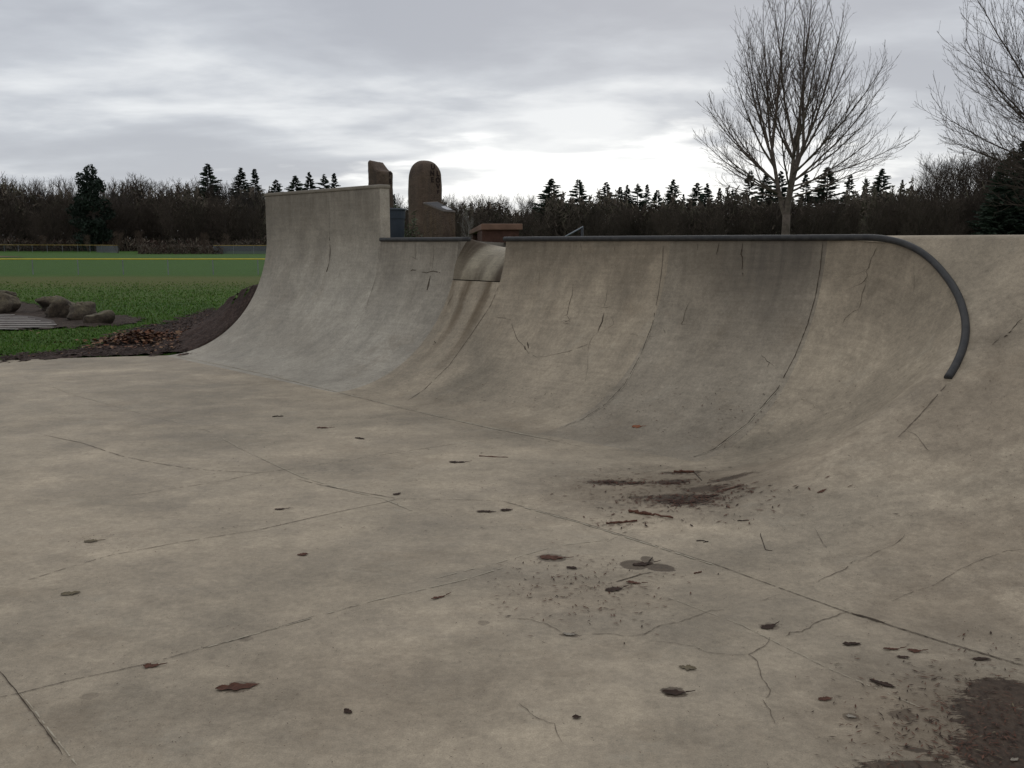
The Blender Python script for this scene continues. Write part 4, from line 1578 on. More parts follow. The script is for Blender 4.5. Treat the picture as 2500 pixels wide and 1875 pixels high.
# long low brown wall with overhanging cap and an open bay
m_brk = simple('brown_wall', (0.070, 0.036, 0.026), 0.85, 0.22, 14, bump=.4)
m_slab = simple('brown_cap', (0.165, 0.100, 0.070), 0.8, 0.18, 7, bump=.3)
FLc, FRc = at_depth(1175, 546, 14.0), at_depth(1276, 548.5, 14.0)
BL = at_depth(1146, 564.5, 21.5)
ztop = FLc[2]
root = empty('capped_wall', (FLc[0], 14.0, GP - 0.1))
dirb = np.array([BL[0] - FLc[0], 7.5, 0]); dirb /= np.linalg.norm(dirb)
dirr = np.array([FRc[0] - FLc[0], 0.0, 0]); wdt = np.linalg.norm(dirr); dirr /= wdt
loc0 = np.array([0, 0, 0.0])
def blk(a0, a1, b0, b1, z0, z1):
    q = [dirr * a + dirb * b for a, b in ((a0, b0), (a1, b0), (a1, b1), (a0, b1))]
    return [(p[0], p[1], z0) for p in q] + [(p[0], p[1], z1) for p in q]
zl = ztop - (GP - 0.1)
mb = MB(); mb.add(blk(0, wdt, 0, 7.5, zl - .092, zl), FC); o = mb.build('cap', m_slab, root)
md = o.modifiers.new('bevel', 'BEVEL'); md.width = .012; md.segments = 2
mb = MB(); mb.add(blk(.015, wdt - .05, .06, 2.3, 0, zl - .094), FC); mb.build('pier', m_brk, root)
mb = MB(); mb.add(blk(.03, wdt - .05, 5.9, 7.2, 0, zl - .094), FC); mb.build('pier', m_brk, root)
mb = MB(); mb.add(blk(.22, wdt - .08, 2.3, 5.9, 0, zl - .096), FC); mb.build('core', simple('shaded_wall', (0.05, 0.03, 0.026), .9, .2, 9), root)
tag(root, 'long low brown wall with a thick overhanging cap seen through the spillway notch', 'low wall')

# sloping handrail
root = empty('handrail', (at_depth(1400, 580, 14.2)[0], 14.2, GP - 0.1))
A_, B_ = at_depth(1340, 600, 14.2), at_depth(1424, 553.5, 14.2)
o3 = np.array([*root.location])
m_rail = simple('rail_steel', (0.16, 0.18, 0.20), .4, .1, 10, metal=.5)
mb = MB(); mb.tube([A_ - o3, B_ - o3], .012, 8); mb.build('rail', m_rail, root, smooth=True)
m_post = simple('rail_post', (0.03, 0.032, 0.036), .5, .1, 10)
for t in (0.05, 0.97):
    q = A_ + (B_ - A_) * t - o3
    mb = MB(); mb.tube([(q[0], q[1], 0), (q[0], q[1], q[2] - .008)], .02, 8); mb.build('post', m_post, root, smooth=True)
tag(root, 'thin sloping steel handrail poking up behind the coping', 'handrail')

# ------------------------------------------------------------------ bare trees
class Twigs:
    """branch tubes gathered as arrays"""

    def __init__(self):
        self.b = []

    def branch(self, pts, rad_):
        self.b.append((np.asarray(pts, float), np.asarray(rad_, float)))

    def mesh(self, sides_of):
        mb = MB()
        for pts, r in self.b:
            mb.tube(pts, r, sides_of(r[0]), cap=False)
        return mb


def unit(v):
    return v / max(np.linalg.norm(v), 1e-9)


def perp(d, r_):
    a = r_.normal(size=3)
    a -= d * (a @ d)
    return unit(a)


def grow_branch(p0, d0, length, r0, r1, nseg, lift, wob, r_):
    pts, rr = [np.array(p0)], [r0]
    d = unit(np.array(d0, float))
    sl = length / nseg
    for i in range(nseg):
        d = unit(d + np.array([0, 0, lift]) / nseg + r_.normal(size=3) * wob)
        pts.append(pts[-1] + d * sl)
        rr.append(r0 + (r1 - r0) * ((i + 1) / nseg))
    return np.array(pts), np.array(rr)


def sub_branches(tw, out, pts, rr, lo, hi, count, ang, ln, r_, lift, wob, rk, nseg=5, flat=0.0, taper=0.6):
    seglen = np.linalg.norm(np.diff(pts, axis=0), axis=1)
    cum = np.concatenate([[0], np.cumsum(seglen)])
    Lt = cum[-1]
    az = r_.uniform(0, 6.28)
    for k in range(count):
        t = lo + (hi - lo) * (k + r_.uniform(0.1, 0.9)) / count
        q = t * Lt
        i = min(int(np.searchsorted(cum, q)) - 1, len(pts) - 2)
        i = max(i, 0)
        f = (q - cum[i]) / max(seglen[i], 1e-6)
        p = pts[i] * (1 - f) + pts[i + 1] * f
        rad0 = rr[i] * (1 - f) + rr[i + 1] * f
        d = unit(pts[i + 1] - pts[i])
        az += 2.4 + r_.uniform(-.5, .5)
        ref = np.array([1.0, 0, 0]) if abs(d[0]) < .8 else np.array([0, 1.0, 0])
        e1 = unit(np.cross(d, ref)); e2 = np.cross(d, e1)
        side = e1 * math.cos(az) + e2 * math.sin(az)
        a = ang * r_.uniform(0.75, 1.25)
        dd = d * math.cos(a) + side * math.sin(a)
        L = ln * (1 - taper * t) * r_.uniform(0.7, 1.25)
        b, r2 = grow_branch(p, dd, L, min(rad0 * rk, rad0), max(0.0022, rad0 * rk * 0.25), nseg, lift, wob, r_)
        tw.append((b, r2))
        out.append((b, r2))


def hero_tree(name, base, D, limbs, ztrunk, rtrunk, seed, m_bark, m_twig, label, group, sec=25, tert=10, stems=None, twig_r=0.0036):
    """vase-shaped leafless tree; limbs = (tip x, tip y, tip z, start fraction) in metres from the base"""
    r_ = np.random.RandomState(seed)
    root = empty(name, base)
    trunk = MB()
    crown = MB()
    H0 = ztrunk
    tp, tr = grow_branch((0, 0, -0.2), (0.02, 0, 1), H0 + 0.25, rtrunk * 1.15, rtrunk * 0.92, 6, 0.0, 0.01, r_)
    tr[0] *= 1.35
    trunk.tube(tp, tr, 14)
    fork = tp[-1]
    allb = []
    ST_ = []
    for pl in stems or []:
        c_, _t = smooth_curve(np.array([fork - np.array([0, 0, .12])] + [np.array(q) for q in pl]), 14)
        ST_.append(c_)
        rs = rtrunk * np.linspace(.70, .34, 14)
        trunk.tube(c_, rs, 11)
    for (x, y, z, st, rl) in limbs:
        tip = np.array([x, y, z])
        s0 = tp[0] + (fork - tp[0]) * st
        if ST_:
            best = None
            for c_ in ST_:
                for f_ in (.35, .5, .65, .8, .92, 1.0):
                    q = c_[int(f_ * 13)]
                    dv = tip - q
                    el = math.atan2(dv[2], math.hypot(dv[0], dv[1]))
                    want = .30 + .7 * max(0, el) / 1.57
                    cost = math.hypot(dv[0], dv[1]) * .6 + abs(f_ - want) * 1.6 + r_.uniform(0, .35)
                    if best is None or cost < best[0]:
                        best = (cost, q)
            if st > .78:
                s0 = best[1]
        v = tip - s0
        n = 16
        # leaves at a wider angle and bends up towards its tip
        hz_ = np.array([v[0], v[1], 0])
        ctrl = s0 + hz_ * 0.58 + np.array([0, 0, v[2] * 0.40])
        t = np.linspace(0, 1, n + 1)[:, None]
        pts = (1 - t) ** 2 * s0 + 2 * t * (1 - t) * ctrl + t * t * tip
        Lb = np.linalg.norm(v)
        jit = np.cumsum(r_.normal(size=(n + 1, 3)) * Lb * 0.0022, axis=0)
        pts = pts + jit - t * jit[-1] * 0.6
        rr = rl * 0.46 * (1 - np.linspace(0, 1, n + 1)) ** 0.9 + 0.0045
        trunk.tube(pts[:10], rr[:10], 9, cap=False)
        crown.tube(pts[9:], rr[9:], 6, cap=False)
        l2, l3, l4 = [], [], []
        cn = max(5, int(sec * Lb / 5))
        sub_branches(l2, [], pts, rr, 0.16, 0.97, cn, rad(31), Lb * 0.44, r_, 0.75, 0.018, 0.45, 8, taper=0.60)
        for b, r2 in l2:
            r2 = np.maximum(r2, twig_r)
            crown.tube(b, r2, 5, cap=False)
            Lx = np.linalg.norm(b[-1] - b[0])
            sub_branches(l3, [], b, r2, 0.15, 0.98, max(3, int(tert * Lx / 1.4)), rad(33), max(0.26, Lx * 0.46), r_, 0.65, 0.028, 0.6, 5, taper=0.5)
        sub_branches(l3, [], pts, rr, 0.35, 0.99, int(cn * 1.3), rad(42), 0.5, r_, 0.4, 0.06, 0.3, 5, taper=0.3)
        for b, r2 in l3:
            r2 = np.clip(r2, twig_r * 0.75, twig_r * 1.5)
            crown.tube(b, r2, 3, cap=False)
            Lx = np.linalg.norm(b[-1] - b[0])
            if Lx > 0.3:
                sub_branches(l4, [], b, r2, 0.25, 0.95, max(2, int(4 * Lx / .6)), rad(42), max(.14, Lx * 0.34), r_, 0.3, 0.05, 0.8, 3, taper=0.4)
        for b, r2 in l4:
            crown.tube(b, np.clip(r2, twig_r * 0.6, twig_r), 3, cap=False)
    trunk.build('trunk', m_bark, root, smooth=True)
    crown.build('crown', m_twig, root)
    tag(root, label, 'tree', group)
    return root


m_bark = simple('grey_bark', (0.125, 0.100, 0.082), 0.9, 0.35, 9, bump=0.6)
m_twig = simple('dark_twigs', (0.085, 0.064, 0.053), 0.9, 0.3, 3)
DT = 24.0
SPX = DS / FPX * DT                       # metres per 2212-view pixel at that distance
tb = at_depth(1695 * DS, 515 * DS, DT)
def L_(px, py, depth, st, rl):
    px = 1697 + (px - 1697) * 0.90
    q = at_depth(px * DS, py * DS, DT)
    return (q[0] - tb[0], depth, q[2] - 1.0, st, rl)
limbs = [L_(1700, -12, 0.1, .98, .085), L_(1650, 20, -0.7, .98, .07), L_(1760, 0, 0.6, .98, .08), L_(1610, 85, 0.6, .95, .065), L_(1820, 45, -0.5, .96, .075),
         L_(1565, 170, -0.5, .93, .06), L_(1865, 110, 0.4, .92, .065), L_(1520, 235, 0.3, .90, .052), L_(1915, 190, -0.4, .92, .06), L_(1512, 320, -0.6, .86, .045),
         L_(1945, 275, 0.5, .86, .05), L_(1925, 345, -0.3, .80, .042), L_(1545, 392, 0.5, .84, .03),
         L_(1690, 80, 2.0, .96, .06), L_(1720, 90, -2.0, .96, .06), L_(1600, 230, 2.1, .9, .05), L_(1800, 210, 2.1, .9, .05), L_(1620, 250, -2.1, .9, .05), L_(1790, 240, -2.1, .9, .05)]
for (px, py, dd, rl) in [(1585, 130, -1.2, .05), (1632, 45, 1.1, .06), (1675, 5, 1.2, .065), (1730, -8, -1.0, .065), (1790, 25, 1.3, .065), (1842, 75, 1.1, .06), (1890, 150, -1.3, .05), (1540, 200, 1.2, .045), (1935, 235, .9, .045), (1530, 350, -.2, .035), (1500, 285, .8, .04), (1960, 310, -.9, .04)]:
    limbs.append(L_(px, py, dd, .93, rl))
def S_(px, py, dd):
    q = at_depth(px * DS, py * DS, DT)
    return (q[0] - tb[0], dd, q[2] - 1.0)
stems = [[S_(1689, 438, .05), S_(1680, 385, .1), S_(1671, 318, .15)], [S_(1701, 425, -.1), S_(1706, 370, -.2), S_(1712, 295, -.25)], [S_(1709, 432, .15), S_(1722, 380, .25), S_(1744, 310, .3)]]
zf = at_depth(1697 * DS, 468 * DS, DT)[2] - 1.0
hero_tree('bare_tree', (tb[0], DT, 1.0), DT, limbs, zf, 0.105, 5, m_bark, m_twig, 'large leafless tree with pale forked trunk and fan shaped crown behind the coping', None, stems=stems)
DT2 = 19.0
tb2 = at_depth(2420 * DS, 515 * DS, DT2)
def L2(px, py, depth, st, rl):
    q = at_depth(px * DS, py * DS, DT2)
    return (q[0] - tb2[0], depth, q[2] - 1.0, st, rl)
limbs2 = [L2(2130, -20, 0.4, .95, .07), L2(2175, -90, -0.4, .97, .08), L2(2085, 150, -0.4, .93, .055), L2(2050, 235, 0.4, .9, .05), L2(2030, 300, -0.3, .85, .045), L2(2100, 375, 0.5, .78, .04),
          L2(2150, 60, 1.4, .95, .06), L2(2160, 180, -1.5, .9, .05), L2(2120, 290, 1.2, .85, .04), L2(2260, -150, 0, .98, .09), L2(2420, -220, 0, 1, .1), L2(2600, -120, 0.4, .98, .09),
          L2(2720, 60, -.4, .95, .07), L2(2760, 250, 0, .9, .06), L2(2250, 120, -1.8, .93, .05), L2(2170, 440, 0.2, .74, .03), L2(2215, 420, -0.6, .76, .03)]
zf2 = at_depth(2420 * DS, 400 * DS, DT2)[2] - 1.0
hero_tree('bare_tree', (tb2[0], DT2, 1.0), DT2, limbs2, zf2, 0.15, 12, m_bark, m_twig, 'leafless tree reaching in from the right edge with upswept twigs', None)


# ------------------------------------------------------------------ the wood beyond the field
m_wtrunk = simple('wood_bark', (0.060, 0.050, 0.042), 0.95, 0.35, 1.5)
m_wtwig = [simple('wood_twigs_brown', (0.060, 0.046, 0.036), 0.95, 0.35, .15), simple('wood_twigs_grey', (0.054, 0.046, 0.040), 0.95, 0.35, .15), simple('wood_twigs_dark', (0.056, 0.044, 0.034), 0.95, 0.35, .15)]
m_needle = simple('needles', (0.024, 0.037, 0.023), 0.85, 0.45, .5, spec=.2)
m_needle2 = simple('needles_dark', (0.018, 0.028, 0.019), 0.85, 0.4, .5, spec=.2)


def bare_proto(seed, mt, h=14.0, wide=0.32, clean=0.25, tw=0.028, n1=16):
    """far leafless tree, unit of metres, its twigs fine enough to let the sky through"""
    r_ = np.random.RandomState(seed)
    root = empty('bare_tree')
    tk, cr = MB(), MB()
    pts, rr = grow_branch((0, 0, -.5), (r_.normal() * .03, r_.normal() * .03, 1), h * .78, h * .013, h * .004, 9, 0.1, 0.035, r_)
    tk.tube(pts, rr, 6, cap=False)
    l1, l2, l3 = [], [], []
    sub_branches(l1, [], pts, rr, clean, 0.98, n1, rad(40), h * wide * 1.25, r_, 0.75, 0.05, 0.6, 6, taper=.50)
    for b, r2 in l1:
        cr.tube(b, np.maximum(r2, tw * 1.3), 4, cap=False)
        sub_branches(l2, [], b, r2, 0.15, 1.0, 7, rad(38), h * wide * .50, r_, 0.5, 0.07, 0.6, 4, taper=.4)
    for b, r2 in l2:
        cr.tube(b, np.clip(r2, tw * .8, tw * 1.2), 3, cap=False)
        sub_branches(l3, [], b, r2, 0.2, 1.0, 6, rad(40), h * wide * .22, r_, 0.4, 0.08, 0.6, 2, taper=.3)
    for b, r2 in l3:
        cr.tube(b, np.full(len(b), tw * .62), 3, cap=False)
    tk.build('trunk', m_wtrunk, root, smooth=True)
    cr.build('crown', mt, root)
    root['h'] = max(v[2] for v in cr.v)
    return root


def conifer_proto(seed, mt, h=16.0, wide=0.2, open_=0.0, start=0.1):
    """fir: whorls of drooping boughs, each carrying flat sprays of needles"""
    r_ = np.random.RandomState(seed)
    root = empty('conifer_tree')
    tk, cr = MB(), MB()
    tk.tube([(0, 0, -.4), (0, 0, h * .5), (0, 0, h * .99)], [h * .014, h * .009, .02], 7)
    nb_ = int(h * 17)
    V, F = [], []
    ph = r_.uniform(0, 6.28, 4)
    lean = r_.normal(size=2) * .012
    for k in range(nb_):
        t = start + (1 - start) * ((k + r_.uniform(0, 1)) / nb_) ** 0.92
        z = h * t
        a = r_.uniform(0, 6.283)
        lump = 1 + .16 * math.sin(3 * a + ph[0] + t * 14) + .10 * math.sin(t * 37 + ph[1] + 2 * a) + .12 * math.sin(5 * a - t * 61 + ph[2])
        R = h * wide * ((1 - t) ** 0.92 * 1.02 + .012) * lump + .10
        if r_.uniform() < open_ * (1 + .8 * math.sin(t * 20 + ph[3])):
            continue
        L = R * r_.uniform(.55, 1.08)
        droop = r_.uniform(-.12, .30) + .25 * (1 - t) - .12
        d = np.array([math.cos(a), math.sin(a), 0])
        sd_ = np.array([-d[1], d[0], 0])
        ns = max(2, int(L / .42))
        o3 = np.array([lean[0] * z, lean[1] * z, 0])
        for i in range(ns):
            q = (i + .7) / ns
            p = o3 + d * L * q + np.array([0, 0, z - droop * L * q + .24 * L * q * q])
            sp = (.20 + .26 * L * (1 - q * .7)) * r_.uniform(.6, 1.25)
            for sg in (-1, 1):
                tip = p + sd_ * sg * sp + d * sp * r_.uniform(.3, .8) + np.array([0, 0, -sp * r_.uniform(-.1, .55)])
                o = len(V)
                wv = d * (.09 + .12 * sp) + np.array([0, 0, .07 * r_.normal()])
                V += [p - wv, p + wv, tip + wv * .4, tip - wv * .4]
                F.append((o, o + 1, o + 2, o + 3))
            o = len(V)
            up = np.array([0, 0, .12 + .06 * L * (1 - q)]) + sd_ * r_.normal() * .06
            e_ = p + d * L / ns * 1.3
            V += [p - up * 1.5, e_ - up * .7, e_ + up * .5, p + up * .8]
            F.append((o, o + 1, o + 2, o + 3))
    o = len(V)
    V += [np.array([-.05 + lean[0] * h, lean[1] * h, h * .96]), np.array([.05 + lean[0] * h, lean[1] * h, h * .96]), np.array([lean[0] * h, lean[1] * h, h * 1.02])]
    F.append((o, o + 1, o + 2))
    cr.add(V, F)
    tk.build('trunk', m_wtrunk, root)
    cr.build('crown', mt, root)
    root['h'] = h * 1.03
    return root


def broad_proto(seed, mt, h=16.0):
    """dense broad evergreen with a lumpy outline"""
    r_ = np.random.RandomState(seed)
    root = empty('evergreen_tree')
    tk, cr = MB(), MB()
    tk.tube([(0, 0, -.4), (0, 0, h * .5), (0, 0, h * .9)], [h * .018, h * .012, .04], 7)
    V, F = [], []
    lumps = [(0, 0, .93, .07, .08)] + [(r_.normal() * .05, r_.normal() * .05, .84, .10, .09)]
    for k in range(26):
        t = r_.uniform(.08, .82)
        R = .20 * (1 - .55 * abs(t - .45) / .45)
        a = r_.uniform(0, 6.28)
        lumps.append((R * math.cos(a) * r_.uniform(.4, 1), R * math.sin(a) * r_.uniform(.4, 1), t, r_.uniform(.07, .12), r_.uniform(.06, .09)))
    for (x, y, z, rx, rz_) in lumps:
        for i in range(230):
            d = unit(r_.normal(size=3))
            q = r_.uniform(.55, 1.06)
            p = np.array([x, y, z]) * h + d * q * np.array([rx, rx, rz_]) * h
            a = unit(r_.normal(size=3)); b = unit(np.cross(a, r_.normal(size=3)))
            s_ = r_.uniform(.16, .42)
            o = len(V)
            V += [p - a * s_, p + b * s_ * .5, p + a * s_, p - b * s_ * .5]
            F.append((o, o + 1, o + 2, o + 3))
    cr.add(V, F)
    tk.build('trunk', m_wtrunk, root)
    cr.build('crown', mt, root)
    root['h'] = h
    return root


def tree_z(x, y):
    return terrain_z(x, y)


def place(proto, used, u, vtop, d, wk=1.0, rz=None):
    x = (u - CX) / FPX * d * 1.012
    z0 = field_z(x, d)
    top = at_depth(u, vtop, d)[2]
    o = proto if proto.name not in used else copy_tree(proto)
    used.add(proto.name)
    k = (top - z0) / proto['h']
    o.location = (x, d, z0)
    o.scale = (k * wk, k * wk, k)
    o.rotation_euler = (0, 0, rng.uniform(0, 6.28) if rz is None else rz)
    return o


used = set()
bare = [bare_proto(100, m_wtwig[1]), bare_proto(101, m_wtwig[0]), bare_proto(102, m_wtwig[1], wide=.38), bare_proto(103, m_wtwig[0], wide=.27, n1=20), bare_proto(104, m_wtwig[1], wide=.34, clean=.15), bare_proto(105, m_wtwig[0], wide=.3, clean=.1, n1=20)]
bushy = [bare_proto(110, m_wtwig[2], wide=.42, clean=.05, n1=24, tw=.028), bare_proto(111, m_wtwig[0], wide=.40, clean=.04, n1=24, tw=.028), bare_proto(112, m_wtwig[2], wide=.36, clean=.04, n1=26, tw=.03)]
nearb = [bare_proto(120, m_wtwig[2], wide=.30, clean=.2, n1=20, tw=.018), bare_proto(121, m_wtwig[2], wide=.36, clean=.25, n1=18, tw=.018)]
fir = [conifer_proto(200, m_needle, wide=.24), conifer_proto(201, m_needle2, wide=.21), conifer_proto(202, m_needle, wide=.28, open_=.1), conifer_proto(203, m_needle2, wide=.19, open_=.2), conifer_proto(204, m_needle, wide=.24, open_=.35)]

LW, LM = 'leafless grey brown tree in the wood along the far side of the field', 'dark leafless tree in the low wood showing above the coping'
# left wood: tall fringe
top_u = [-140, -60, 0, 60, 100, 130, 200, 260, 300, 340, 380, 430, 480, 540, 600, 640, 760, 900, 1000]
top_v = [415, 405, 402, 420, 440, 424, 425, 445, 430, 421, 418, 432, 428, 432, 430, 440, 448, 455, 462]
u = -150
while u < 660:
    vt = float(np.interp(u, top_u, top_v)) + rng.uniform(-5, 14)
    o = place(rng.choice(bare), used, u, vt, rng.uniform(186, 214), rng.uniform(.85, 1.2))
    tag(o, LW, 'tree', 'bare trees of the far wood')
    u += rng.uniform(15, 27)
u = -150
while u < 650:
    o = place(rng.choice(bushy), used, u, rng.uniform(452, 505), rng.uniform(176, 186), rng.uniform(1.0, 1.5))
    tag(o, 'shorter dense dark leafless tree at the front of the far wood', 'tree', 'low dense trees of the far wood')
    u += rng.uniform(20, 34)
# middle wood over the coping
u = 955
while u < 1360:
    o = place(rng.choice(bare), used, u, 476 + rng.uniform(-10, 14), rng.uniform(186, 214), rng.uniform(.8, 1.1))
    tag(o, 'leafless tree in the even topped far wood beyond the stone pillars', 'tree', 'bare trees beyond the stone pillars')
    u += rng.uniform(11, 19)
u = 945
while u < 2150:
    lim = 500 if u < 1330 else float(np.interp(u, [1330, 1500, 1800, 2150], [496, 488, 476, 462]))
    o = place(rng.choice(bushy), used, u, lim + rng.uniform(-6, 30), rng.uniform(150, 176), rng.uniform(1.1, 1.6))
    tag(o, LM, 'tree', 'low dark trees above the coping')
    u += rng.uniform(17, 28)
# right-hand bare trees, nearer
for uu, vv, wk in [(2175, 452, 1.0), (2215, 425, .9), (2245, 385, .95), (2268, 363, 1.1), (2300, 395, .9), (2330, 358, 1.0), (2362, 362, .95), (2395, 350, 1.0), (2412, 372, .9), (2232, 408, .9), (2258, 372, .9), (2284, 378, .9), (2316, 370, 1.0), (2347, 366, .9), (2378, 356, .9), (2404, 350, 1.0), (2150, 462, 1.0)]:
    o = place(rng.choice(nearb), used, uu, vv, rng.uniform(100, 112), wk)
    tag(o, 'tall leafless tree standing dark against the sky left of the big firs', 'tree', 'tall bare trees near the right edge')
u = 2120
while u < 2560:
    o = place(rng.choice(bushy), used, u, float(np.interp(u, [2120, 2200, 2330, 2420, 2560], [462, 452, 440, 425, 410])) + rng.uniform(-8, 24), rng.uniform(88, 98), rng.uniform(1.0, 1.4))
    tag(o, 'low dark thicket tree above the smooth concrete bank', 'tree', 'thicket trees above the bank')
    u += rng.uniform(18, 30)
# evergreens, one by one: (u, top v, width factor, prototype, distance, label, group)
big = broad_proto(300, m_needle2)
o = place(big, used, 256, 404, 172, 1.05)
tag(o, 'broad dark lumpy evergreen standing in front of the far wood', 'tree')
FIRS = [(531, 394, 1.5, 0, 208, 'lone dark fir rising highest above the bare wood left of the extension'), (610, 404, 1.45, 1, 208, 'broader of two close firs just left of the extension wall'),
        (643, 407, 1.25, 3, 206, 'slimmer of two close firs just left of the extension wall'),
        (692, 434, 1.5, 2, 206, 'small round headed fir over the left end of the wall extension'), (740, 424, 1.6, 0, 204, 'dense wide fir peeping over the middle of the wall extension'),
        (773, 415, 1.25, 1, 206, 'pointed fir over the middle of the wall extension'), (806, 419, 1.3, 4, 206, 'ragged fir over the wall extension left of the scooped pillar'),
        (828, 418, 1.3, 3, 206, 'thin fir over the wall extension nearest the scooped pillar'),
        (970, 470, .8, 3, 170, 'small fir between the two stone pillars')]
MID = [(1343, 431, 1.25, 0), (1410, 434, 1.2, 2), (1475, 440, 1.2, 1), (1506, 452, 1.0, 3), (1522, 447, .8, 1), (1547, 443, 1.0, 4), (1568, 446, .9, 3), (1592, 460, 1.0, 2), (1630, 433, 1.1, 0), (1655, 470, .8, 3),
       (1686, 442, 1.05, 2), (1712, 443, .9, 1), (1742, 455, .9, 3), (1772, 456, .9, 4), (1811, 410, .8, 4), (1851, 418, 1.1, 0), (1882, 412, 1.0, 1), (1945, 420, .9, 3), (1995, 402, 1.15, 2), (2048, 420, 1.0, 4), (2085, 432, .9, 3), (2122, 406, 1.0, 0), (2171, 434, .6, 3)]
for (uu, vv, wk, k, dd, lab) in FIRS:
    o = place(fir[k], used, uu, vv, dd, wk)
    tag(o, lab, 'tree')
for i, (uu, vv, wk, k) in enumerate(MID):
    o = place(fir[k], used, uu, vv, rng.uniform(182, 194), wk * rng.uniform(1.15, 1.6))
    if i == 0:
        tag(o, 'wide dark fir first to the right of the stone pillars', 'tree')
    elif i == 1:
        tag(o, 'full rounded fir second to the right of the stone pillars', 'tree')
    else:
        tag(o, 'dark fir in the row above the long coping', 'tree', 'firs in the row above the coping')
for uu, vv, wk, k in [(2402, 392, 1.2, 2), (2425, 352, 1.1, 4), (2450, 336, 1.4, 1), (2478, 342, 1.5, 0), (2502, 346, 1.5, 2), (2532, 335, 1.5, 1)]:
    o = place(fir[k], used, uu, vv, rng.uniform(86, 92), wk)
    tag(o, 'tall dense fir at the right edge above the bank', 'tree', 'big firs at the right edge')
# saplings and young trees in front of the far wood
m_young = simple('young_twigs', (0.085, 0.060, 0.044), .9, .2, 1)
m_birch = simple('pale_bark', (0.19, 0.175, 0.16), .85, .2, 4)
yp = bare_proto(130, m_young, h=5, wide=.36, clean=.12, tw=.012, n1=14)
for uu, vv, dd in [(130, 572, 160), (238, 570, 158), (309, 562, 150), (362, 560, 152), (520, 565, 150), (566, 568, 148)]:
    o = place(yp, used, uu, vv, dd, rng.uniform(.9, 1.2))
    tag(o, 'young slender tree with reddish twigs planted before the far wood', 'tree', 'young trees before the far wood')
sp_ = bare_proto(131, m_birch, h=5, wide=.22, clean=.35, tw=.007, n1=9)
o = place(sp_, used, 1133, 512, 34, .55)
for ch_ in o.children:
    if ch_.name.startswith('trunk'):
        ch_.data.materials[0] = m_birch
tag(o, 'pale slender sapling between the plaque stone and the low brown wall', 'tree')

# undergrowth: the tangled mass under the far trees
def undergrowth(name, bands, mats, count, seed):
    r_ = np.random.RandomState(seed)
    V, F, MI = [], [], []
    for (u0, u1, d0, d1, h0, share, sz) in bands:
        k_ = int(count * share)
        cu_ = r_.uniform(u0, u1, 60)
        ch_ = r_.uniform(.55, 1.0, 60)
        for i in range(k_):
            uu = r_.uniform(u0, u1)
            d = r_.uniform(d0, d1)
            x = (uu - CX) / FPX * d * 1.012
            hh = h0 * (0.86 + 0.16 * math.sin(uu * .031) * math.sin(uu * .0127 + 1)) * (1 + .10 * math.sin(uu * .11 + d) + .08 * math.sin(uu * .29))
            z = field_z(x, d) + hh * r_.uniform(0, 1) ** 0.9
            a = unit(np.array([r_.normal(), r_.normal(), abs(r_.normal()) * 1.5 + .3]))
            b = unit(np.cross(a, r_.normal(size=3)))
            L, B = sz * r_.uniform(.5, 1.3), sz * r_.uniform(.10, .26)
            p = np.array([x, d, z])
            o = len(V)
            V += [p - a * L * .5 - b * B * .5, p - a * L * .5 + b * B * .5, p + a * L * .5 + b * B * .3, p + a * L * .5 - b * B * .3]
            F.append((o, o + 1, o + 2, o + 3))
            MI.append(int(r_.choice(len(mats), p=[.4, .3, .3])))
    me = bpy.data.meshes.new(name)
    me.from_pydata([tuple(map(float, v)) for v in V], [], F)
    for m in mats:
        me.materials.append(m)
    me.polygons.foreach_set('material_index', MI)
    o = bpy.data.objects.new(name, me)
    COL.objects.link(o)
    o['kind'] = 'stuff'
    return o


m_ug = [simple('brush_brown', (0.115, 0.092, 0.070), .95, .4, .25), simple('brush_dark', (0.070, 0.058, 0.046), .95, .4, .25), simple('brush_olive', (0.090, 0.082, 0.056), .95, .4, .25)]
undergrowth('undergrowth', [(-160, 680, 188, 212, 12.6, .34, 1.4), (860, 1400, 188, 212, 10.0, .18, 1.3), (1330, 2200, 166, 180, 10.0, .28, 1.2), (2080, 2900, 98, 110, 7.9, .26, .8)], m_ug, 90000, 3)
undergrowth('bramble_bank', [(356, 560, 140, 152, 1.4, .4, .5), (-160, 660, 172, 180, 2.2, .6, .9)], [simple('bramble_red', (0.045, 0.027, 0.020), .95, .3, .3), m_ug[0], m_ug[1]], 12000, 8)

# leafy shrub between the bin and the big pillar
r_ = np.random.RandomState(4)
sroot = empty('leafy_shrub', (at_depth(984, 560, 18.5)[0], 18.5, GP - .05))
st, lf = MB(), MB()
for k in range(26):
    pts, rr = grow_branch((r_.normal() * .05, r_.normal() * .05, 0), (r_.normal() * .25, r_.normal() * .25, 1), r_.uniform(.7, 1.25), .007, .003, 6, .2, .10, r_)
    st.tube(pts, rr, 4, cap=False)
    for i in range(2, 7):
        for j in range(7):
            p = pts[i] + r_.normal(size=3) * .035
            a = unit(r_.normal(size=3)); b = unit(np.cross(a, r_.normal(size=3)))
            s_ = r_.uniform(.018, .034)
            o_ = len(lf.v)
            lf.add([p - a * s_, p + b * s_ * .55, p + a * s_, p - b * s_ * .55], [(0, 1, 2, 3)])
st.build('stem', m_wtrunk, sroot)
lf.build('foliage', simple('shrub_leaf', (0.075, 0.088, 0.048), .6, .5, 20), sroot)
tag(sroot, 'small leafy shrub between the litter bin and the round topped pillar', 'shrub')

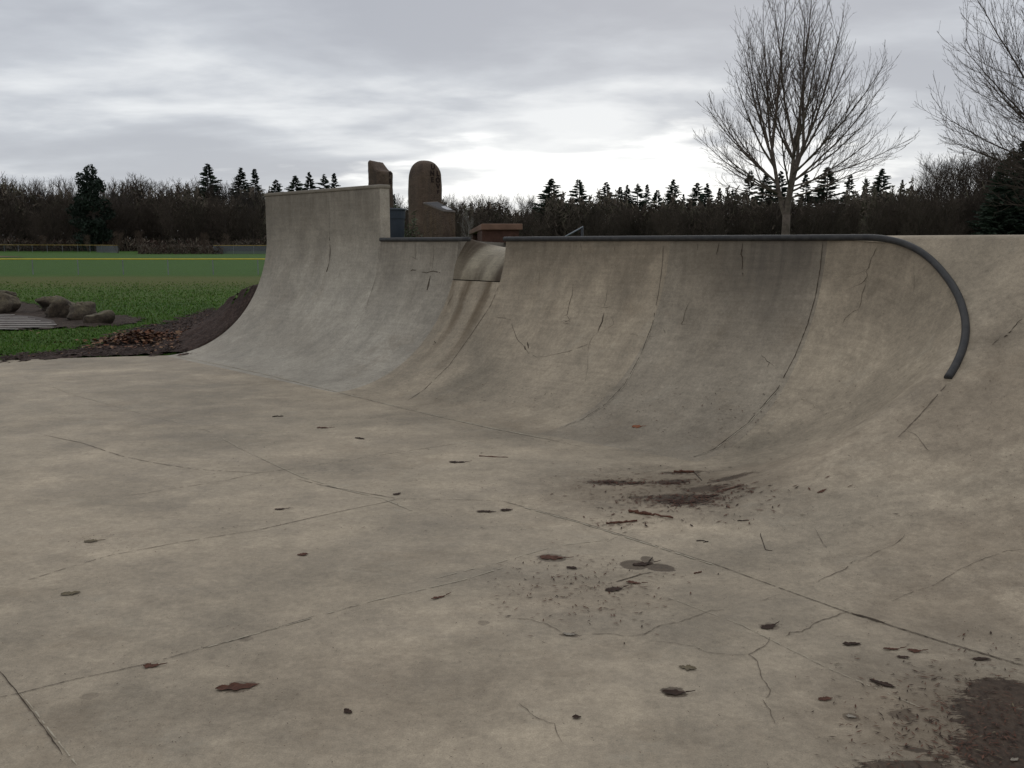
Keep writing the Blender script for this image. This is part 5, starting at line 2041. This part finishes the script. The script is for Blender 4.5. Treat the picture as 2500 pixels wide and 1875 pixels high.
# ------------------------------------------------------------------ leaves, bark and twigs lying on the concrete
m_l1 = simple('fallen_leaf_red', (0.082, 0.036, 0.023), 0.9, 0.35, 60)
m_l2 = simple('fallen_leaf_black', (0.036, 0.021, 0.015), 0.9, 0.35, 60)
m_l3 = simple('fallen_leaf_olive', (0.105, 0.082, 0.045), 0.65, 0.3, 60)
m_l4 = simple('fallen_leaf_pale', (0.235, 0.205, 0.165), 0.7, 0.25, 60)
m_l5 = simple('fallen_leaf_orange', (0.23, 0.085, 0.040), 0.65, 0.25, 60)
m_bk = simple('bark_strip', (0.100, 0.046, 0.030), 0.8, 0.4, 50)
m_tw = simple('twig', (0.035, 0.026, 0.020), 0.85, 0.3, 50)


def leaf(name, u, v, length, width, turn, m, seed, stalk=True, lobes=0, curl=0.012):
    """a curled leaf lying on the concrete, its blade a pointed oval with a midrib fold and a stalk"""
    h_ = hit(u, v)
    if h_ is None:
        return None
    loc, nor, own = h_
    r_ = np.random.RandomState(seed)
    if not lobes and seed % 2:
        lobes = 1.5 + (seed % 3)
    up = nor
    t = np.array([math.cos(turn), math.sin(turn), 0])
    t = unit(t - up * (t @ up))
    s_ = np.cross(up, t)
    length, width = length * 1.15, width * 1.2
    mb = MB()
    n = 15
    G = []
    for i in range(n):
        q = i / (n - 1)
        wv = math.sin(math.pi * q ** 0.85) ** 0.75 * width / 2
        if lobes:
            wv *= 0.62 + 0.38 * abs(math.sin(q * math.pi * lobes + .5))
        wv *= r_.uniform(.70, 1.22)
        row = []
        wl, wr = wv * r_.uniform(.72, 1.2), wv * r_.uniform(.72, 1.2)
        for j in range(-3, 4):
            f = j / 3
            wv = wl if j < 0 else wr
            z = 0.0025 + curl * (abs(f) ** 1.5) * (0.5 + .5 * math.sin(q * 5 + seed)) + .002 * r_.uniform() + curl * .6 * (q - .5) ** 2 * 4 * r_.uniform(.5, 1)
            row.append(loc + t * (q - .5) * length + s_ * f * wv + up * z)
        G.append(row)
    mb.grid(np.array(G))
    if stalk:
        p = loc + t * length * .5 + up * .008
        mb.tube([p, p + t * length * .22 + s_ * length * .05, p + t * length * .4 + s_ * length * .14], [.0022, .0018, .0012], 5)
    o = mb.build(name, m, smooth=True)
    return o


NAMED = [
    (370, 1627, .055, .032, 5, m_l1, 'oval reddish brown leaf with a stalk near the lower left joint', True, 0),
    (172, 1450, .075, .05, 10, m_l3, 'flat olive brown leaf alone on the left of the floor', False, 0),
    (223, 1322, .07, .04, 0, m_l3, 'faded yellowish leaf with fine stems on the left of the floor', True, 0),
    (788, 1045, .10, .05, -10, m_l1, 'dark red leaf with a twig on the far floor below the spillway', True, 0),
    (879, 1071, .09, .035, -30, m_l2, 'blackish curled leaf just right of the dark red leaf on the far floor', False, 0),
    (1116, 1129, .105, .05, 0, m_l2, 'dark oval leaf lying between the far floor and the bowl', True, 0),
    (969, 1207, .05, .04, 40, m_l2, 'small grey leaf standing beside the meeting point of floor joints', False, 0),
    (684, 1244, .06, .03, 0, m_l2, 'narrow dark leaf in front of the middle floor joint', True, 0),
    (739, 1355, .05, .032, 10, m_l1, 'small brick red leaf in the middle of the open floor', False, 0),
    (1187, 1250, .11, .035, -5, m_l2, 'long frayed dark leaf in front of the bowl joint', False, 2),
    (1237, 1246, .07, .04, 20, m_l2, 'lobed dark leaf beside the start of the bank joint', False, 2),
    (1071, 1460, .07, .02, 35, m_l1, 'thin reddish sliver of leaf on the middle floor', True, 0),
    (850, 1739, .035, .022, -40, m_l2, 'tiny dark curled leaf near the bottom of the picture', False, 0),
    (1346, 1362, .11, .065, -12, m_l1, 'wet red brown leaf pressed flat with two stalks', True, 0),
    (1396, 1387, .05, .03, -25, m_l2, 'small wet dark leaf beside the pressed red brown one', False, 0),
    (1570, 1378, .10, .05, 15, m_l2, 'soaked dark leaf with upright stalk in the middle of a wet patch', True, 0),
    (1499, 1440, .08, .045, 20, m_l2, 'crumpled dark leaf with a thick stalk below the wet patch', True, 2),
    (1547, 1424, .065, .03, -15, m_l1, 'pinkish brown leaf just right of the crumpled dark one', True, 0),
    (1645, 1692, .075, .03, -5, m_l2, 'black shrivelled leaf with a point lying in its own damp mark', True, 0),
    (1390, 1550, .05, .022, -15, m_l4, 'small pale leaf on a dark smear by a crack', False, 0),
    (1876, 1531, .07, .035, 28, m_l2, 'greyish wet leaf with a long straight stalk below the bank joint', True, 0),
    (1679, 1632, .06, .035, -18, m_l3, 'pale olive leaf print above the black shrivelled leaf', False, 0),
    (1408, 1753, .028, .022, 0, m_l2, 'round dark seed like leaf near the bottom centre', False, 0),
    (2080, 1573, .07, .026, 5, m_l2, 'dark leaf just below the bank joint on the right', False, 2),
    (2177, 1586, .06, .018, 0, m_l1, 'thin rusty leaf next to a broader one right of the bank joint', True, 0),
    (2233, 1590, .05, .034, -10, m_l1, 'broad brown leaf with a pointed stalk below the right joint', True, 0),
    (2205, 1606, .042, .02, -15, m_l2, 'dark leaf tucked under the broad brown one', False, 0),
    (2394, 1610, .06, .022, 5, m_l2, 'long dark brown leaf above the wet mud', False, 0),
    (2154, 1670, .085, .026, -42, m_l2, 'slanting dark brown leaf left of the wet mud', False, 2),
    (2078, 1751, .03, .02, -20, m_l4, 'pale chip in a dark ring near the wet mud', False, 0),
    (580, 1678, .135, .055, 14, m_l1, 'large dark red tattered leaf in the lower left foreground', False, 3),
    (1555, 1042, .075, .055, -25, m_l5, 'bright orange lobed leaf lying on the curved ramp', True, 2),
    (2007, 1200, .06, .02, 20, m_l1, 'reddish leaf on the lower slope of the bowl', False, 0),
    (1668, 1226, .16, .08, -35, m_l2, 'biggest mushy dark leaf heap in the bottom of the bowl', False, 3),
    (1727, 1212, .13, .05, -12, m_l2, 'curved dark leaf clump right of the biggest mushy heap', False, 3),
    (1640, 1181, .11, .045, -10, m_l2, 'dark wet leaf with a stem behind the mushy heap', True, 0),
    (1493, 1178, .10, .04, 0, m_l2, 'dark leaf at the left of the bowl debris', True, 2),
    (1549, 1180, .09, .03, 0, m_l1, 'fibrous brown leaf among the bowl debris', False, 2),
    (1790, 1191, .13, .03, 12, m_l1, 'rusty leaf strips at the right of the bowl debris', False, 3),
    (2015, 1708, .05, .025, 10, m_l1, 'faint brown leaf between the crack and the wet mud', False, 2),
    (2476, 1856, .03, .018, 20, m_l4, 'small white scrap lying in the wet mud', False, 2),
    (1560, 1700, .02, .012, 0, m_l4, '', False, 0),
]
for i, (u, v, L, B, tdeg, m, lab, stk, lob) in enumerate(NAMED):
    if not lab:
        continue
    o = leaf('dead_leaf', u, v, L, B, rad(tdeg), m, 40 + i, stk, lob, 0.0025 if 'wet' not in lab and 'mushy' not in lab else 0.001)
    if o:
        tag(o, lab, 'leaf')


def stick(pts_px, r0, m, lab, name='stick', rough_=0.3, seed=1, group=None):
    hs = [hit(*p) for p in pts_px]
    P = []
    for a, b in zip(hs[:-1], hs[1:]):
        for t in np.linspace(0, 1, 7)[:-1]:
            P.append(a[0] * (1 - t) + b[0] * t + a[1] * (r0 * .8))
    P.append(hs[-1][0] + hs[-1][1] * r0 * .8)
    r_ = np.random.RandomState(seed)
    P = np.array(P) + r_.normal(size=(len(P), 3)) * r0 * .25
    mb = MB()
    mb.tube(P, r0 * r_.uniform(1 - rough_, 1 + rough_, len(P)) * np.linspace(1, .6, len(P)), 7)
    o = mb.build(name, m, smooth=True)
    return tag(o, lab, 'stick', group)


stick([(1535, 1250), (1565, 1255), (1600, 1259), (1641, 1268)], .011, m_bk, 'long rusty strip of bark in front of the bowl debris', 'bark_strip', .45, 3)
stick([(1480, 1279), (1515, 1277), (1554, 1273)], .007, m_bk, 'shorter frayed strip of bark left of the long rusty one', 'bark_strip', .5, 4)
stick([(1645, 1154), (1668, 1153), (1695, 1154)], .009, m_bk, 'short brown strip of bark at the back of the bowl debris', 'bark_strip', .45, 5)
stick([(1695, 1154), (1706, 1166), (1714, 1174)], .003, m_tw, 'thin bent twig trailing from the strip at the back of the bowl', 'twig', .2, 6)
stick([(1579, 1380), (1586, 1370), (1593, 1362)], .0035, m_tw, 'short stalk standing in the wet patch', 'twig', .2, 7)
stick([(1801, 1272), (1815, 1272), (1828, 1271)], .003, m_tw, 'lone straight twig on the bowl floor', 'twig', .2, 8)
stick([(1700, 1321), (1716, 1321), (1729, 1323), (1718, 1325)], .003, m_tw, 'arrow shaped dark twig between the joint and the bank', 'twig', .3, 9)
stick([(1694, 1401), (1705, 1399), (1713, 1397)], .004, m_bk, 'short rusty twig just above the wet patch level near the joint', 'twig', .3, 10)
stick([(1856, 1303), (1869, 1343), (1886, 1345)], .002, m_tw, 'very thin pale twig on the lower bank', 'twig', .2, 11)
stick([(666, 1018), (676, 1017), (692, 1017)], .006, m_tw, 'dark twig on the far floor left of the dark red leaf', 'twig', .3, 12)
stick([(1170, 1114), (1205, 1116), (1240, 1117)], .004, m_bk, 'long brown twig on the floor before the grey ramp panel', 'twig', .4, 13)

# countless small crumbs of leaf and twig swept over the concrete
r_ = np.random.RandomState(77)
pts_, nrm__, siz, mi_ = [], [], [], []
def scatter(n, fu, fv, smin, smax, probs, keep=None):
    k = 0
    while k < n:
        u, v = fu(), fv()
        k += 1
        if not (0 - 150 < u < 2650 and 860 < v < 1950):
            continue
        h_ = hit(u, v)
        if h_ is None or h_[2] in ('deck', 'cap'):
            continue
        dist = np.linalg.norm(h_[0][:2])
        pts_.append(h_[0] + h_[1] * 0.005)
        nrm__.append(h_[1])
        siz.append(r_.uniform(smin, smax) * (0.55 + 0.11 * dist))
        mi_.append(int(r_.choice(4, p=probs)))
N_ = r_.normal
scatter(1500, lambda: r_.uniform(-100, 2600), lambda: r_.uniform(880, 1900), .004, .017, [.5, .3, .15, .05])
scatter(700, lambda: r_.uniform(500, 1900), lambda: r_.uniform(960, 1300), .006, .024, [.5, .3, .15, .05])
for (cu_, cv_, su_, sv_, nn_) in [(1668, 1228, 38, 9, 170), (1725, 1212, 40, 7, 130), (1642, 1181, 34, 5, 90), (1488, 1178, 38, 6, 110), (1790, 1192, 34, 8, 110), (1552, 1181, 30, 5, 60), (1668, 1155, 34, 3, 50), (1568, 1219, 34, 5, 70), (1510, 1280, 40, 5, 50), (1640, 1210, 150, 34, 330)]:
    scatter(nn_, lambda: cu_ + N_() * su_, lambda: cv_ + N_() * sv_, .010, .048, [.3, .42, .26, .02])
scatter(260, lambda: 1460 + N_() * 120, lambda: 1190 + N_() * 45, .006, .018, [.4, .36, .2, .04])
scatter(380, lambda: 1430 + N_() * 110, lambda: 1440 + N_() * 45, .008, .036, [.35, .4, .2, .05])
scatter(900, lambda: 2330 + N_() * 130, lambda: 1780 + N_() * 90, .008, .040, [.5, .32, .15, .03])
scatter(420, lambda: 2440 + N_() * 60, lambda: 1770 + N_() * 90, .008, .030, [.55, .28, .14, .03])
scatter(160, lambda: 1950 + N_() * 200, lambda: 1420 + N_() * 120, .005, .015, [.4, .3, .25, .05])
scatter(300, lambda: 300 + N_() * 380, lambda: 1700 + N_() * 120, .004, .014, [.55, .3, .12, .03])
scatter(60, lambda: 250 + N_() * 60, lambda: 1325 + N_() * 15, .006, .02, [.3, .2, .5, .0])
scatter(260, lambda: r_.uniform(420, 2100), lambda: 930 + abs(N_()) * 90, .006, .02, [.5, .32, .14, .04])
card_mesh('leaf_litter', pts_, siz, [m_l2, m_l1, m_bk, m_l3], mi_, 0.06, 5.5, nrm__)
